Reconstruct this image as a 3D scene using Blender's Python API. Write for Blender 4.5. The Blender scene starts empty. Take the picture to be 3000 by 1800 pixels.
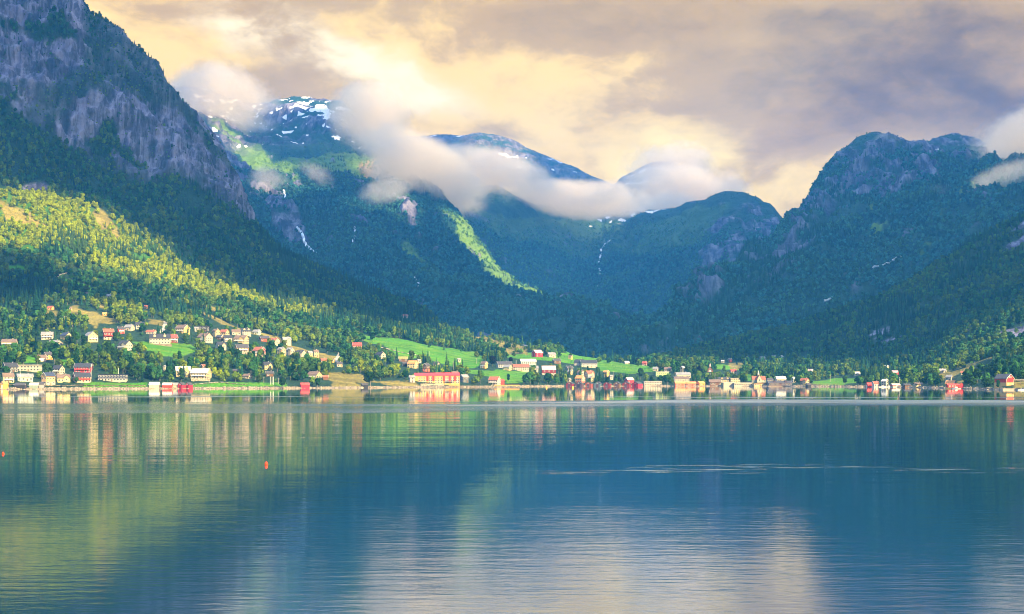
import bpy, math, random
import numpy as np
from mathutils import Vector, Matrix

random.seed(7)
RNG = np.random.default_rng(7)
SC = bpy.context.scene
COL = SC.collection

# ---------------------------------------------------------------- camera
# level camera 10 m above the fjord, looking along +Y; 1 unit = 1 m
F = 4125.0            # focal length in pixels of a 3000 px wide frame
YH = 1108.0           # row of the horizon in that frame
HC = 10.0
cam_d = bpy.data.cameras.new('camera')
cam = bpy.data.objects.new('camera', cam_d)
COL.objects.link(cam)
cam.location = (0, 0, HC)
cam.rotation_euler = (math.radians(90), 0, 0)
cam_d.sensor_width = 36.0
cam_d.lens = 36.0 * F / 3000.0
cam_d.shift_y = (YH - 900.0) / 3000.0
cam_d.clip_start = 0.5
cam_d.clip_end = 60000.0
SC.camera = cam

# ---------------------------------------------------------------- exposure / render
SC.view_settings.view_transform = 'Standard'
SC.view_settings.look = 'None'
SC.view_settings.gamma = 1.0
SC.view_settings.exposure = 2.35
SC.render.engine = 'CYCLES'
cy = SC.cycles
cy.use_denoising = True
cy.filter_width = 1.0
try:
    cy.denoiser = 'OPENIMAGEDENOISE'
    cy.denoising_input_passes = 'RGB_ALBEDO_NORMAL'
except Exception:
    pass
cy.max_bounces = 8
cy.diffuse_bounces = 2
cy.glossy_bounces = 3
cy.transmission_bounces = 2
cy.volume_bounces = 3
cy.transparent_max_bounces = 8
cy.volume_step_rate = 1.0
cy.volume_max_steps = 256
cy.sample_clamp_indirect = 6.0

# ---------------------------------------------------------------- sun
TO_SUN = Vector((0.60, -0.64, 0.48)).normalized()
SUN_EL = math.asin(TO_SUN.z)
SUN_AZ = math.atan2(TO_SUN.x, TO_SUN.y)
sun_d = bpy.data.lights.new('sun', 'SUN')
sun_d.energy = 4.0
sun_d.angle = math.radians(0.5)
sun_d.color = (1.0, 0.76, 0.36)
sun = bpy.data.objects.new('sun', sun_d)
COL.objects.link(sun)
sun.rotation_euler = TO_SUN.to_track_quat('Z', 'Y').to_euler()

# ---------------------------------------------------------------- node helper
class NT:
    def __init__(self, tree):
        self.t = tree
        tree.nodes.clear()
    def n(self, typ, **kw):
        nd = self.t.nodes.new(typ)
        for k, v in kw.items():
            setattr(nd, k, v)
        return nd
    def put(self, sock, v):
        if isinstance(v, bpy.types.NodeSocket):
            self.t.links.new(v, sock)
        elif v is not None:
            if hasattr(sock, 'default_value'):
                if isinstance(v, (tuple, list)) and sock.type == 'RGBA' and len(v) == 3:
                    v = (*v, 1.0)
                sock.default_value = v
    def math(self, op, a, b=None, c=None, clamp=False):
        nd = self.n('ShaderNodeMath', operation=op, use_clamp=clamp)
        self.put(nd.inputs[0], a)
        if b is not None: self.put(nd.inputs[1], b)
        if c is not None: self.put(nd.inputs[2], c)
        return nd.outputs[0]
    def vmath(self, op, a, b=None):
        nd = self.n('ShaderNodeVectorMath', operation=op)
        self.put(nd.inputs[0], a)
        if b is not None: self.put(nd.inputs[1], b)
        return nd.outputs[1] if op in ('LENGTH', 'DOT_PRODUCT', 'DISTANCE') else nd.outputs[0]
    def vscale(self, a, k):
        nd = self.n('ShaderNodeVectorMath', operation='SCALE')
        self.put(nd.inputs[0], a)
        self.put(nd.inputs['Scale'], k)
        return nd.outputs[0]
    def noise(self, vec, scale, detail=4.0, rough=0.55, dist=0.0, out=0):
        nd = self.n('ShaderNodeTexNoise')
        if vec is not None: self.put(nd.inputs['Vector'], vec)
        self.put(nd.inputs['Scale'], scale)
        self.put(nd.inputs['Detail'], detail)
        self.put(nd.inputs['Roughness'], rough)
        self.put(nd.inputs['Distortion'], dist)
        return nd.outputs[out]
    def mix(self, fac, a, b, blend='MIX'):
        nd = self.n('ShaderNodeMix', data_type='RGBA', blend_type=blend)
        self.put(nd.inputs['Factor'], fac)
        self.put(nd.inputs[6], a)
        self.put(nd.inputs[7], b)
        return nd.outputs[2]
    def ramp(self, x, lo, hi, a=0.0, b=1.0, smooth=True):
        nd = self.n('ShaderNodeMapRange')
        nd.interpolation_type = 'SMOOTHSTEP' if smooth else 'LINEAR'
        nd.clamp = True
        self.put(nd.inputs['Value'], x)
        for i, v in zip((1, 2, 3, 4), (lo, hi, a, b)):
            self.put(nd.inputs[i], v)
        return nd.outputs[0]
    def mapping(self, vec, scale=(1, 1, 1), rot=(0, 0, 0), loc=(0, 0, 0)):
        nd = self.n('ShaderNodeMapping')
        self.put(nd.inputs['Vector'], vec)
        nd.inputs['Scale'].default_value = scale
        nd.inputs['Rotation'].default_value = rot
        nd.inputs['Location'].default_value = loc
        return nd.outputs[0]
    def comb(self, x, y, z):
        nd = self.n('ShaderNodeCombineXYZ')
        for i, v in enumerate((x, y, z)): self.put(nd.inputs[i], v)
        return nd.outputs[0]
    def sep(self, v):
        nd = self.n('ShaderNodeSeparateXYZ')
        self.put(nd.inputs[0], v)
        return nd.outputs

# ---------------------------------------------------------------- world: evening sky with broken cloud
W = bpy.data.worlds.new('World')
SC.world = W
W.use_nodes = True
w = NT(W.node_tree)
SKY_STRENGTH = 0.15
tc = w.n('ShaderNodeTexCoord')
dirv = tc.outputs['Generated']
dx, dy, dz = w.sep(dirv)
az = w.math('ARCTAN2', dx, dy)
el = w.math('ARCSINE', dz)
# cloud space: azimuth and elevation, warped so that edges billow
p0 = w.comb(az, w.math('MULTIPLY', el, 1.55), 0.0)
nz1 = w.noise(p0, 5.0, 5.0, 0.55, out=1)
nz2 = w.noise(p0, 17.0, 4.0, 0.55, out=1)
warp = w.vscale(w.vmath('SUBTRACT', nz1, (0.5, 0.5, 0.5)), 0.12)
warp2 = w.vscale(w.vmath('SUBTRACT', nz2, (0.5, 0.5, 0.5)), 0.05)
wv = w.vmath('ADD', warp, warp2)
wx, wy, _ = w.sep(wv)
caz = w.math('ADD', az, wx)
cel = w.math('ADD', el, w.math('MULTIPLY', wy, 0.75))
def dir_of(px, py):
    x, z = (px - 1500) / F, (YH - py) / F
    return math.atan2(x, 1), math.atan2(z, math.hypot(x, 1))
def blob(px, py, rx, ry, amp=1.0, tilt=0.0):
    a, e = dir_of(px, py)
    X = w.math('SUBTRACT', caz, a)
    Y = w.math('SUBTRACT', cel, e)
    if tilt:
        c, s = math.cos(tilt), math.sin(tilt)
        X2 = w.math('ADD', w.math('MULTIPLY', X, c), w.math('MULTIPLY', Y, s))
        Y2 = w.math('SUBTRACT', w.math('MULTIPLY', Y, c), w.math('MULTIPLY', X, s))
        X, Y = X2, Y2
    X = w.math('DIVIDE', X, rx / F)
    Y = w.math('DIVIDE', Y, ry / F)
    r2 = w.math('ADD', w.math('MULTIPLY', X, X), w.math('MULTIPLY', Y, Y))
    return w.math('MULTIPLY', w.math('EXPONENT', w.math('MULTIPLY', r2, -1.0)), amp)
def total(*bl):
    s = bl[0]
    for b in bl[1:]: s = w.math('ADD', s, b)
    return s
fine = w.noise(w.comb(w.math('MULTIPLY', caz, 1.0), w.math('MULTIPLY', cel, 2.2), 3.0), 9.0, 7.0, 0.6)
fine2 = w.noise(w.comb(w.math('ADD', az, w.math('MULTIPLY', wx, .5)), w.math('MULTIPLY', el, 1.9), 9.0), 22.0, 8.0, 0.62, 0.0)
broad = w.noise(w.comb(w.math('MULTIPLY', caz, 1.0), w.math('MULTIPLY', cel, 3.0), 1.0), 4.0, 4.0, 0.5)
# where thicker, greyer cloud hangs
dark = total(blob(2560, 215, 520, 190, 1.05), blob(2950, 60, 420, 230, 0.85), blob(2100, 190, 480, 120, 0.28),
             blob(1100, 40, 900, 75, 0.42), blob(2680, 400, 260, 70, 0.45), blob(720, 240, 260, 200, 0.30),
             blob(3000, 420, 160, 220, 0.7), blob(1900, 40, 500, 80, 0.38), blob(2100, 600, 260, 70, 0.25),
             blob(950, 300, 180, 110, 0.22), blob(2450, 330, 130, 110, 0.35))
dark = w.math('ADD', dark, w.math('MULTIPLY', w.math('SUBTRACT', fine, 0.5), 2.0))
dark = w.math('ADD', dark, w.math('MULTIPLY', w.math('SUBTRACT', broad, 0.5), 0.9))
dark = w.math('ADD', dark, w.math('MULTIPLY', w.math('SUBTRACT', fine2, 0.5), 1.25))
glow = total(blob(2040, 500, 260, 130, 1.25), blob(2600, 345, 130, 60, 1.3), blob(1500, 330, 420, 120, 0.30), blob(2870, 330, 120, 70, 1.1), blob(2320, 620, 120, 80, 0.45),
             blob(380, 60, 260, 120, 0.35))
white = total(blob(900, 140, 330, 90, 0.8, -0.35), blob(1190, 235, 240, 70, 0.75, -0.3), blob(640, 70, 160, 60, 0.5))
white = w.math('MULTIPLY', white, w.ramp(fine, 0.25, 0.62, 0.2, 1.0))
CREAM = (0.335, 0.215, 0.036)
TAN = (0.19, 0.112, 0.016)
GREY = (0.054, 0.028, 0.0)
dark = w.math('ADD', dark, 0.14)
c = w.mix(w.ramp(dark, 0.0, 0.62), CREAM, TAN)
c = w.mix(w.ramp(dark, 0.5, 2.1), c, GREY)
c = w.mix(w.math('MULTIPLY', w.ramp(glow, 0.15, 1.0), w.ramp(dark, 0.9, 0.1)), c, (0.38, 0.265, 0.055))
c = w.mix(w.math('MULTIPLY', w.ramp(white, 0.1, 0.8), w.ramp(dark, 0.8, 0.1)), c, (0.35, 0.275, 0.14))
# clear Nishita sky shows overhead and behind, where the cloud breaks
sky = w.n('ShaderNodeTexSky', sky_type='NISHITA')
sky.sun_disc = False
sky.sun_elevation = SUN_EL
sky.sun_rotation = SUN_AZ
sky.air_density = 1.0
sky.dust_density = 0.6
sky.ozone_density = 2.0
skyc = w.vscale(sky.outputs[0], SKY_STRENGTH)
# unseen dull cloud added low round the rest of the horizon, dimming sidelight
# unseen pale veils added overhead to brighten the shaded slopes
fill_veil = w.math('MULTIPLY', w.ramp(w.noise(dirv, 3.0, 5.0, 0.55), 0.38, 0.60), 0.8)
skyc = w.mix(fill_veil, skyc, (0.40, 0.56, 0.78))
skyc = w.mix(w.ramp(el, math.radians(8), math.radians(36)), (0.055, 0.095, 0.165), skyc)
front = w.ramp(dy, 0.15, 0.7)
low = w.ramp(el, math.radians(32), math.radians(17))
cover = w.math('MULTIPLY', front, low)
cover = w.math('ADD', cover, w.math('MULTIPLY', w.ramp(broad, 0.5, 0.62), 0.25), clamp=True)
final = w.mix(cover, skyc, c)
bg = w.n('ShaderNodeBackground')
w.put(bg.inputs['Color'], final)
bg.inputs['Strength'].default_value = 1.0
wo = w.n('ShaderNodeOutputWorld')
w.t.links.new(bg.outputs[0], wo.inputs['Surface'])
try:
    W.cycles.sampling_method = 'MANUAL'
    W.cycles.sample_map_resolution = 512
except Exception:
    pass

# ---------------------------------------------------------------- tags
def tag(o, label=None, cat=None, group=None, kind=None):
    if label: o['label'] = label
    if cat: o['category'] = cat
    if group: o['group'] = group
    if kind: o['kind'] = kind
    return o

# ---------------------------------------------------------------- numpy noise
def _hash(ix, iy, iz, seed):
    h = (ix.astype(np.uint32) * np.uint32(374761393) + iy.astype(np.uint32) * np.uint32(668265263)
         + iz.astype(np.uint32) * np.uint32(2147483647) + np.uint32(seed * 974634777 & 0xffffffff))
    h = (h ^ (h >> np.uint32(13))) * np.uint32(1274126177)
    h = h ^ (h >> np.uint32(16))
    return h.astype(np.float32) / np.float32(4294967295.0)
def vnoise(x, y, z, seed=0):
    fx, fy, fz = np.floor(x), np.floor(y), np.floor(z)
    ix, iy, iz = fx.astype(np.int64), fy.astype(np.int64), fz.astype(np.int64)
    tx, ty, tz = (x - fx), (y - fy), (z - fz)
    s = lambda t: t * t * t * (t * (t * 6 - 15) + 10)
    tx, ty, tz = s(tx), s(ty), s(tz)
    r = 0
    for a in (0, 1):
        for b in (0, 1):
            for c_ in (0, 1):
                wgt = (tx if a else 1 - tx) * (ty if b else 1 - ty) * (tz if c_ else 1 - tz)
                r = r + wgt * _hash(ix + a, iy + b, iz + c_, seed)
    return r * 2 - 1
def fbm(x, y, z, octs=5, seed=0, gain=0.5):
    r, a, n = 0, 1.0, 0
    for o in range(octs):
        r = r + a * vnoise(x * 2 ** o, y * 2 ** o, z * 2 ** o, seed + o)
        n += a; a *= gain
    return r / n * 1.7
def ridged(x, y, z, octs=5, seed=0, gain=0.55):
    r, a, n = 0, 1.0, 0
    for o in range(octs):
        v = 1 - np.abs(vnoise(x * 2 ** o, y * 2 ** o, z * 2 ** o, seed + o)) * 2
        r = r + a * v
        n += a; a *= gain
    return r / n
def inpoly(px, py, poly):
    r = np.zeros(px.shape, bool)
    n = len(poly)
    for i in range(n):
        x1, y1 = poly[i]; x2, y2 = poly[(i + 1) % n]
        if y1 == y2: continue
        cnd = ((y1 > py) != (y2 > py)) & (px < (x2 - x1) * (py - y1) / (y2 - y1) + x1)
        r ^= cnd
    return r
def smooth(a, lo, hi):
    t = np.clip((a - lo) / (hi - lo), 0, 1)
    return t * t * (3 - 2 * t)
# ---------------------------------------------------------------- terrain sheets
# A sheet is swept through contour lines laid across the land, each given as (bearing column, sight row, metres away);
# the columns and rows only say in which direction a surveyed contour point lies.
def curve(pts, cols):
    p = np.array(pts, float)
    y = np.interp(cols, p[:, 0], p[:, 1]); d = np.interp(cols, p[:, 0], p[:, 2])
    k = np.exp(-0.5 * (np.arange(-6, 7) / 2.6) ** 2); k /= k.sum()
    sm = lambda a: np.convolve(np.pad(a, 6, 'edge'), k, 'valid')
    y, d = sm(y), sm(d)
    return d, HC + (YH - y) / F * d
def pchip_rows(V, counts):
    """V: (K, C) values on K contour lines -> rows between them, monotone cubic."""
    K = V.shape[0]
    d = V[1:] - V[:-1]
    m = np.zeros_like(V)
    m[0] = d[0]; m[-1] = d[-1]
    prod = d[1:] * d[:-1]
    m[1:-1] = np.where(prod > 0, 2 * prod / np.where(np.abs(d[1:] + d[:-1]) < 1e-9, 1, d[1:] + d[:-1]), 0)
    out = []
    for k in range(K - 1):
        n = counts[k]
        for i in range(n):
            t = i / n
            h00 = 2 * t ** 3 - 3 * t ** 2 + 1; h10 = t ** 3 - 2 * t ** 2 + t
            h01 = -2 * t ** 3 + 3 * t ** 2; h11 = t ** 3 - t ** 2
            out.append(h00 * V[k] + h10 * m[k] + h01 * V[k + 1] + h11 * m[k + 1])
    out.append(V[-1])
    return np.array(out)
class Sheet:
    def __init__(s, c0, c1, step, lines, counts):
        s.cols = np.arange(c0, c1 + step, step, dtype=float)
        dz = [curve(l, s.cols) if not callable(l) else l(s.cols) for l in lines]
        s.D = pchip_rows(np.array([a for a, _ in dz]), counts)
        s.Z = pchip_rows(np.array([b for _, b in dz]), counts)
        s.t = np.concatenate([k + np.arange(n) / n for k, n in enumerate(counts)] + [[len(counts)]])
        s.T = np.repeat(s.t[:, None], len(s.cols), 1)
        s.PX = np.repeat(s.cols[None, :], s.D.shape[0], 0)
        s.X = (s.PX - 1500) / F * s.D
        s.Y = s.D.copy()
        s.PY = YH - (s.Z - HC) / s.D * F
        s.ncr = len(counts)
    def normals(s):
        P = np.stack([s.X, s.Y, s.Z], -1)
        du = np.gradient(P, axis=1); dv = np.gradient(P, axis=0)
        n = np.cross(du, dv)
        n /= np.linalg.norm(n, axis=-1, keepdims=True) + 1e-9
        return n
    def push(s, amt):
        n = s.normals()
        s.X = s.X + n[..., 0] * amt; s.Y = s.Y + n[..., 1] * amt; s.Z = s.Z + n[..., 2] * amt
    def screen(s):
        return 1500 + s.X / s.Y * F, YH - (s.Z - HC) / s.Y * F
    def build(s, name, mat, masks):
        R, C = s.X.shape
        me = bpy.data.meshes.new(name)
        co = np.stack([s.X, s.Y, s.Z], -1).astype(np.float32).reshape(-1)
        me.vertices.add(R * C); me.vertices.foreach_set('co', co)
        idx = np.arange(R * C, dtype=np.int32).reshape(R, C)
        q = np.stack([idx[:-1, :-1], idx[:-1, 1:], idx[1:, 1:], idx[1:, :-1]], -1).reshape(-1)
        nf = (R - 1) * (C - 1)
        me.loops.add(nf * 4); me.loops.foreach_set('vertex_index', q)
        me.polygons.add(nf)
        me.polygons.foreach_set('loop_start', np.arange(0, nf * 4, 4, dtype=np.int32))
        me.polygons.foreach_set('loop_total', np.full(nf, 4, np.int32))
        me.polygons.foreach_set('use_smooth', np.ones(nf, bool))
        me.update(); me.validate()
        for nm, arr in masks.items():
            at = me.attributes.new(nm, 'FLOAT', 'POINT')
            at.data.foreach_set('value', np.ascontiguousarray(arr, np.float32).reshape(-1))
        me.materials.append(mat)
        o = bpy.data.objects.new(name, me)
        COL.objects.link(o)
        return o
    def hit(s, px, py):
        """ground point seen in a given direction, on the near side"""
        j = int(np.clip(round((px - s.cols[0]) / (s.cols[1] - s.cols[0])), 0, len(s.cols) - 1))
        sx, sy = s._scr
        col = sy[:, j]
        for i in range(1, len(col)):
            if col[i] <= py:
                a = (col[i - 1] - py) / (col[i - 1] - col[i] + 1e-9)
                a = min(max(a, 0), 1)
                D = s.Y[i - 1, j] * (1 - a) + s.Y[i, j] * a
                return D
        return s.Y[len(col) - 1, j]

# --- front land: both shores, the village slopes, the left mountain and the right forest slope
SHORE = [(-500, 1235), (0, 1235), (250, 1270), (450, 1300), (650, 1335), (880, 1370), (1060, 1430), (1280, 1510), (1500, 1620), (1660, 1700),
         (1900, 1710), (2100, 1700), (2300, 1660), (2450, 1600), (2600, 1530), (2750, 1410), (2830, 1300), (2950, 1165), (3020, 1135), (3500, 1060)]
def shore_at(dd, z):
    def fn(cols):
        p = np.array(SHORE, float)
        d = np.interp(cols, p[:, 0], p[:, 1])
        d = d + 7 * fbm(cols / 60, cols * 0, cols * 0 + .5, 4, 3) + 3 * fbm(cols / 9, cols * 0, cols * 0 + .5, 3, 5)
        return d + dd, np.full_like(cols, z)
    return fn
L_MID = [(-500, 1010, 1480), (0, 1015, 1470), (250, 1010, 1500), (450, 1005, 1550), (800, 1035, 1600), (1000, 1068, 1620), (1200, 1078, 1660), (1400, 1088, 1730), (1600, 1098, 1830),
         (1900, 1108, 1880), (2100, 1110, 1880), (2400, 1112, 1830), (2700, 1104, 1660), (2900, 1088, 1440), (3000, 1075, 1400), (3500, 1050, 1350)]
L_UP = [(-500, 835, 1800), (0, 855, 1800), (300, 885, 1800), (600, 938, 1830), (900, 990, 1880), (1050, 1005, 1900), (1200, 1025, 1920), (1400, 1058, 1980), (1600, 1055, 2030),
        (1750, 1066, 2060), (1900, 1080, 2080), (2150, 1075, 2180), (2300, 1073, 2180), (2500, 1076, 2080), (2700, 1064, 1960), (2900, 1025, 1760), (3000, 1000, 1700), (3500, 930, 1600)]
L_CLIFF = [(-500, 250, 2120), (0, 335, 2200), (120, 400, 2230), (200, 470, 2250), (400, 565, 2300), (600, 655, 2350), (750, 745, 2400), (1000, 865, 2420), (1150, 930, 2420), (1250, 965, 2380), (1300, 995, 2330),
           (1400, 1020, 2280), (1500, 1032, 2220), (1600, 1036, 2180), (1700, 1056, 2180), (1864, 1074, 2200), (2094, 1048, 2380), (2330, 1022, 2370), (2566, 975, 2270), (2800, 900, 2170), (3000, 850, 2120), (3500, 760, 2050)]
L_MIDCL = [(-500, -60, 2330), (0, 60, 2380), (200, 170, 2420), (400, 330, 2470), (560, 480, 2520), (650, 600, 2550), (750, 700, 2570), (1000, 828, 2580), (1150, 895, 2560), (1250, 930, 2480), (1300, 975, 2400),
           (1400, 1004, 2330), (1500, 1018, 2260), (1600, 1026, 2210), (1700, 1050, 2220), (1864, 1071, 2260), (2094, 1025, 2510), (2330, 985, 2490), (2566, 920, 2410), (2800, 820, 2330), (3000, 740, 2310), (3500, 590, 2250)]
L_CREST = [(-500, -420, 2560), (0, -130, 2600), (150, -50, 2600), (230, 8, 2600), (270, 68, 2620), (330, 90, 2620), (365, 118, 2630), (410, 160, 2630), (450, 205, 2640), (500, 262, 2640), (540, 322, 2650),
           (585, 360, 2650), (629, 416, 2660), (645, 470, 2660), (662, 507, 2670), (695, 585, 2690), (722, 640, 2700), (750, 668, 2700), (823, 748, 2710), (904, 782, 2720), (969, 803, 2720), (1050, 842, 2720), (1142, 872, 2700), (1205, 897, 2640),
           (1250, 913, 2560), (1272, 940, 2520), (1300, 966, 2460), (1372, 984, 2400), (1433, 990, 2360), (1500, 1008, 2300), (1600, 1018, 2250), (1700, 1046, 2260), (1864, 1069, 2330), (1900, 1066, 2400), (2094, 1010, 2640), (2190, 990, 2640), (2330, 962, 2620), (2425, 924, 2600), (2566, 882, 2560),
           (2660, 835, 2540), (2736, 784, 2520), (2802, 752, 2500), (2849, 708, 2500), (3000, 642, 2500), (3500, 430, 2450)]
L_BACK = [(a, 0.35 * b + 0.65 * 1085, c_ + 420) for a, b, c_ in L_CREST]
land = Sheet(-440, 3440, 3.0, [shore_at(-40, -6), shore_at(-1, -0.4), shore_at(8, 1.5), L_MID, L_UP, L_CLIFF, L_MIDCL, L_CREST, L_BACK],
             [3, 8, 70, 90, 120, 70, 70, 14])

# --- snowy mountain behind
B_BASE = [(400, 1075, 3050), (1900, 1075, 3050)]
B_1 = [(400, 820, 3900), (700, 800, 3900), (1000, 830, 3900), (1200, 870, 3750), (1400, 925, 3500), (1523, 960, 3450), (1700, 1005, 3350), (1900, 1062, 3250)]
B_2 = [(400, 600, 4500), (700, 590, 4500), (900, 630, 4450), (1000, 660, 4400), (1200, 730, 4250), (1337, 790, 4050), (1400, 850, 3850), (1523, 905, 3750), (1700, 975, 3550), (1900, 1057, 3400)]
B_3 = [(400, 420, 5200), (620, 430, 5200), (760, 510, 4950), (850, 560, 4850), (1000, 570, 4800), (1100, 590, 4750), (1187, 620, 4650), (1268, 665, 4500), (1337, 720, 4350), (1402, 795, 4100), (1523, 865, 3950), (1700, 957, 3700), (1900, 1054, 3480)]
B_4 = [(400, 340, 6000), (620, 360, 6000), (760, 420, 5900), (850, 430, 5800), (1000, 470, 5600), (1100, 510, 5400), (1187, 565, 5100), (1268, 605, 4850), (1337, 660, 4650), (1402, 752, 4400), (1523, 848, 4150), (1700, 949, 3850), (1900, 1052, 3550)]
B_C = [(400, 290, 6700), (590, 280, 6600), (620, 290, 6600), (700, 330, 6600), (780, 318, 6600), (830, 300, 6600), (870, 296, 6600), (930, 306, 6600), (1000, 312, 6500), (1050, 370, 6300), (1100, 440, 5900), (1187, 532, 5350), (1268, 574, 5050), (1337, 629, 4850),
       (1402, 728, 4560), (1443, 781, 4450), (1523, 841, 4300), (1604, 890, 4120), (1705, 946, 3950), (1800, 1003, 3750), (1870, 1050, 3600), (1900, 1060, 3600)]
B_X = [(a, 0.5 * b + 0.5 * 1085, c_ + 900) for a, b, c_ in B_C]
mB = Sheet(430, 1900, 3.0, [B_BASE, B_1, B_2, B_3, B_4, B_C, B_X], [40, 75, 80, 65, 70, 12])

# --- head of the valley with the round dome
C_BASE = [(1150, 1060, 4300), (2450, 1060, 4300)]
C_1 = [(1150, 960, 4800), (1500, 960, 4850), (1700, 960, 4950), (1800, 955, 5050), (1950, 950, 4950), (2150, 945, 4750), (2450, 940, 4600)]
C_2 = [(1150, 780, 5400), (1400, 790, 5500), (1600, 830, 5650), (1745, 850, 5950), (1800, 845, 5900), (1950, 800, 5500), (2150, 790, 5100), (2330, 800, 5000), (2450, 840, 4950)]
C_3 = [(1150, 660, 6000), (1400, 670, 6000), (1600, 705, 6300), (1760, 730, 6700), (1850, 715, 6600), (1950, 690, 6100), (2080, 660, 5600), (2150, 655, 5500), (2250, 690, 5400), (2330, 760, 5300), (2450, 850, 5200)]
C_C = [(1150, 530, 6500), (1330, 580, 6500), (1380, 560, 6500), (1430, 545, 6500), (1470, 552, 6500), (1520, 580, 6500), (1560, 600, 6600), (1650, 612, 7000), (1760, 622, 7300), (1850, 630, 7300), (1940, 632, 7100), (2010, 615, 6600), (2060, 602, 6300), (2110, 577, 6000), (2150, 572, 5900), (2185, 576, 5900), (2215, 586, 5850), (2240, 604, 5800), (2275, 640, 5700), (2300, 672, 5650), (2325, 700, 5600), (2360, 760, 5500), (2450, 860, 5400)]
C_X = [(a, 0.6 * b + 0.4 * 1085, c_ + 900) for a, b, c_ in C_C]
mC = Sheet(1160, 2440, 3.5, [C_BASE, C_1, C_2, C_3, C_C, C_X], [25, 60, 80, 70, 10])

# --- far peaks standing in the cloud
D_BASE = [(1100, 800, 7700), (2400, 860, 7700)]
D_1 = [(1100, 560, 8200), (1400, 520, 8200), (1600, 560, 8200), (1795, 610, 8200), (1900, 590, 8200), (2100, 700, 8200), (2200, 780, 8200), (2400, 840, 8200)]
D_C = [(1100, 420, 8900), (1260, 401, 8900), (1330, 402, 8900), (1356, 404, 8850), (1400, 398, 8800), (1440, 400, 8800), (1500, 418, 8800), (1556, 450, 8750), (1600, 466, 8750), (1665, 492, 8700), (1720, 520, 8700), (1770, 540, 8650), (1797, 556, 8600), (1830, 528, 8700), (1870, 503, 8750), (1925, 478, 8800), (2000, 490, 8900), (2080, 590, 8900), (2200, 730, 8900), (2400, 800, 8900)]
D_X = [(a, b + 90, c_ + 700) for a, b, c_ in D_C]
mD = Sheet(1110, 2390, 3.5, [D_BASE, D_1, D_C, D_X], [40, 60, 10])

# --- big mountain on the right
E_BASE = [(1850, 1075, 2750), (3500, 1070, 2750)]
E_1 = [(1850, 1062, 2850), (2000, 1010, 3000), (2200, 950, 3150), (2500, 870, 3300), (2800, 790, 3350), (3000, 730, 3350), (3500, 600, 3300)]
E_2 = [(1850, 1058, 3000), (2000, 980, 3200), (2141, 900, 3400), (2302, 810, 3650), (2406, 770, 3750), (2557, 720, 3800), (2800, 660, 3850), (3000, 610, 3850), (3500, 500, 3800)]
E_3 = [(1850, 1055, 3150), (2000, 962, 3350), (2141, 862, 3650), (2302, 750, 4000), (2406, 650, 4300), (2557, 560, 4450), (2700, 545, 4450), (2850, 540, 4450), (3000, 545, 4350), (3500, 400, 4300)]
E_C = [(1850, 1052, 3300), (1869, 1046, 3300), (1909, 1005, 3350), (1942, 988, 3400), (2000, 948, 3500), (2085, 901, 3700), (2141, 835, 3900), (2236, 774, 4150), (2302, 717, 4350), (2328, 694, 4450), (2358, 640, 4600), (2406, 574, 4750), (2425, 526, 4800), (2462, 489, 4880), (2500, 456, 4920), (2528, 423, 4980), (2557, 405, 5000), (2604, 406, 5000),
       (2627, 413, 5020), (2660, 425, 5050), (2684, 418, 5080), (2726, 424, 5120), (2741, 413, 5200), (2778, 408, 5250), (2840, 411, 5250), (2877, 427, 5250), (2890, 448, 5230), (2940, 500, 5100), (3000, 500, 5000), (3500, 300, 5000)]
E_X = [(a, 0.5 * b + 0.5 * 1085, c_ + 900) for a, b, c_ in E_C]
mE = Sheet(1855, 3440, 3.5, [E_BASE, E_1, E_2, E_3, E_C, E_X], [20, 60, 90, 90, 12])
for s in (land, mB, mC, mD, mE):
    s.PX0, s.PY0 = s.PX.copy(), s.PY.copy()

# ---------------------------------------------------------------- what covers the ground
def warped(s, amp=14, wl=60):
    n1 = fbm(s.X / wl, s.Y / wl, s.Z / wl, 4, 11); n2 = fbm(s.X / wl, s.Y / wl, s.Z / wl, 4, 23)
    k = 2000.0 / s.Y
    return s.PX0 + n1 * amp * k, s.PY0 + n2 * amp * 0.7 * k
def blur(m, n=2):
    m = m.astype(np.float32)
    for _ in range(n):
        p = np.pad(m, 1, 'edge')
        m = (p[:-2, 1:-1] + p[2:, 1:-1] + p[1:-1, :-2] + p[1:-1, 2:] + 4 * p[1:-1, 1:-1]) / 8
    return m
def polys(wx_, wy_, plist):
    r = np.zeros(wx_.shape, bool)
    for p in plist: r |= inpoly(wx_, wy_, p)
    return r
# land
wx_, wy_ = warped(land, 10, 45)
cl_low = np.interp(wx_, [-500, 0, 60, 140, 200, 300, 420, 480, 560, 640, 720, 740, 760, 800, 2900, 3000, 3500], [200, 300, 345, 380, 420, 470, 545, 530, 570, 640, 660, 650, 600, 0, 0, 0, 0])
n_big = fbm(land.X / 130, land.Y / 130, land.Z / 130, 5, 31)
n_v = fbm(land.X / 40, land.Y / 40, land.Z / 150, 5, 35)
up_l = smooth(land.PY0 - cl_low, 12, -22)
green_ledge = polys(wx_, wy_, [[(150, 250), (330, 230), (330, 60), (240, 20), (225, 60), (235, 200)],
                               [(235, 60), (330, 90), (460, 210), (620, 440), (650, 520), (560, 440), (480, 330), (380, 300), (330, 260), (230, 200)],
                               [(60, 330), (140, 250), (230, 230), (320, 260), (300, 300), (210, 300), (150, 370)]])
rock_land = up_l * (1 - 0.62 * blur(green_ledge, 6)) * smooth(n_big * 0.6 + n_v * 0.5 + 0.62, 0.0, 0.3)
rr = polys(wx_, wy_, [[(2950, 680), (3010, 640), (3400, 560), (3400, 700), (3010, 740), (2940, 740)], [(2530, 965), (2600, 955), (2640, 985), (2560, 1000)],
                      [(700, 600), (740, 660), (725, 700), (690, 640)]])
rock_land = np.maximum(rock_land, blur(rr, 3) * smooth(n_v + .2, 0, .4))
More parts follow.
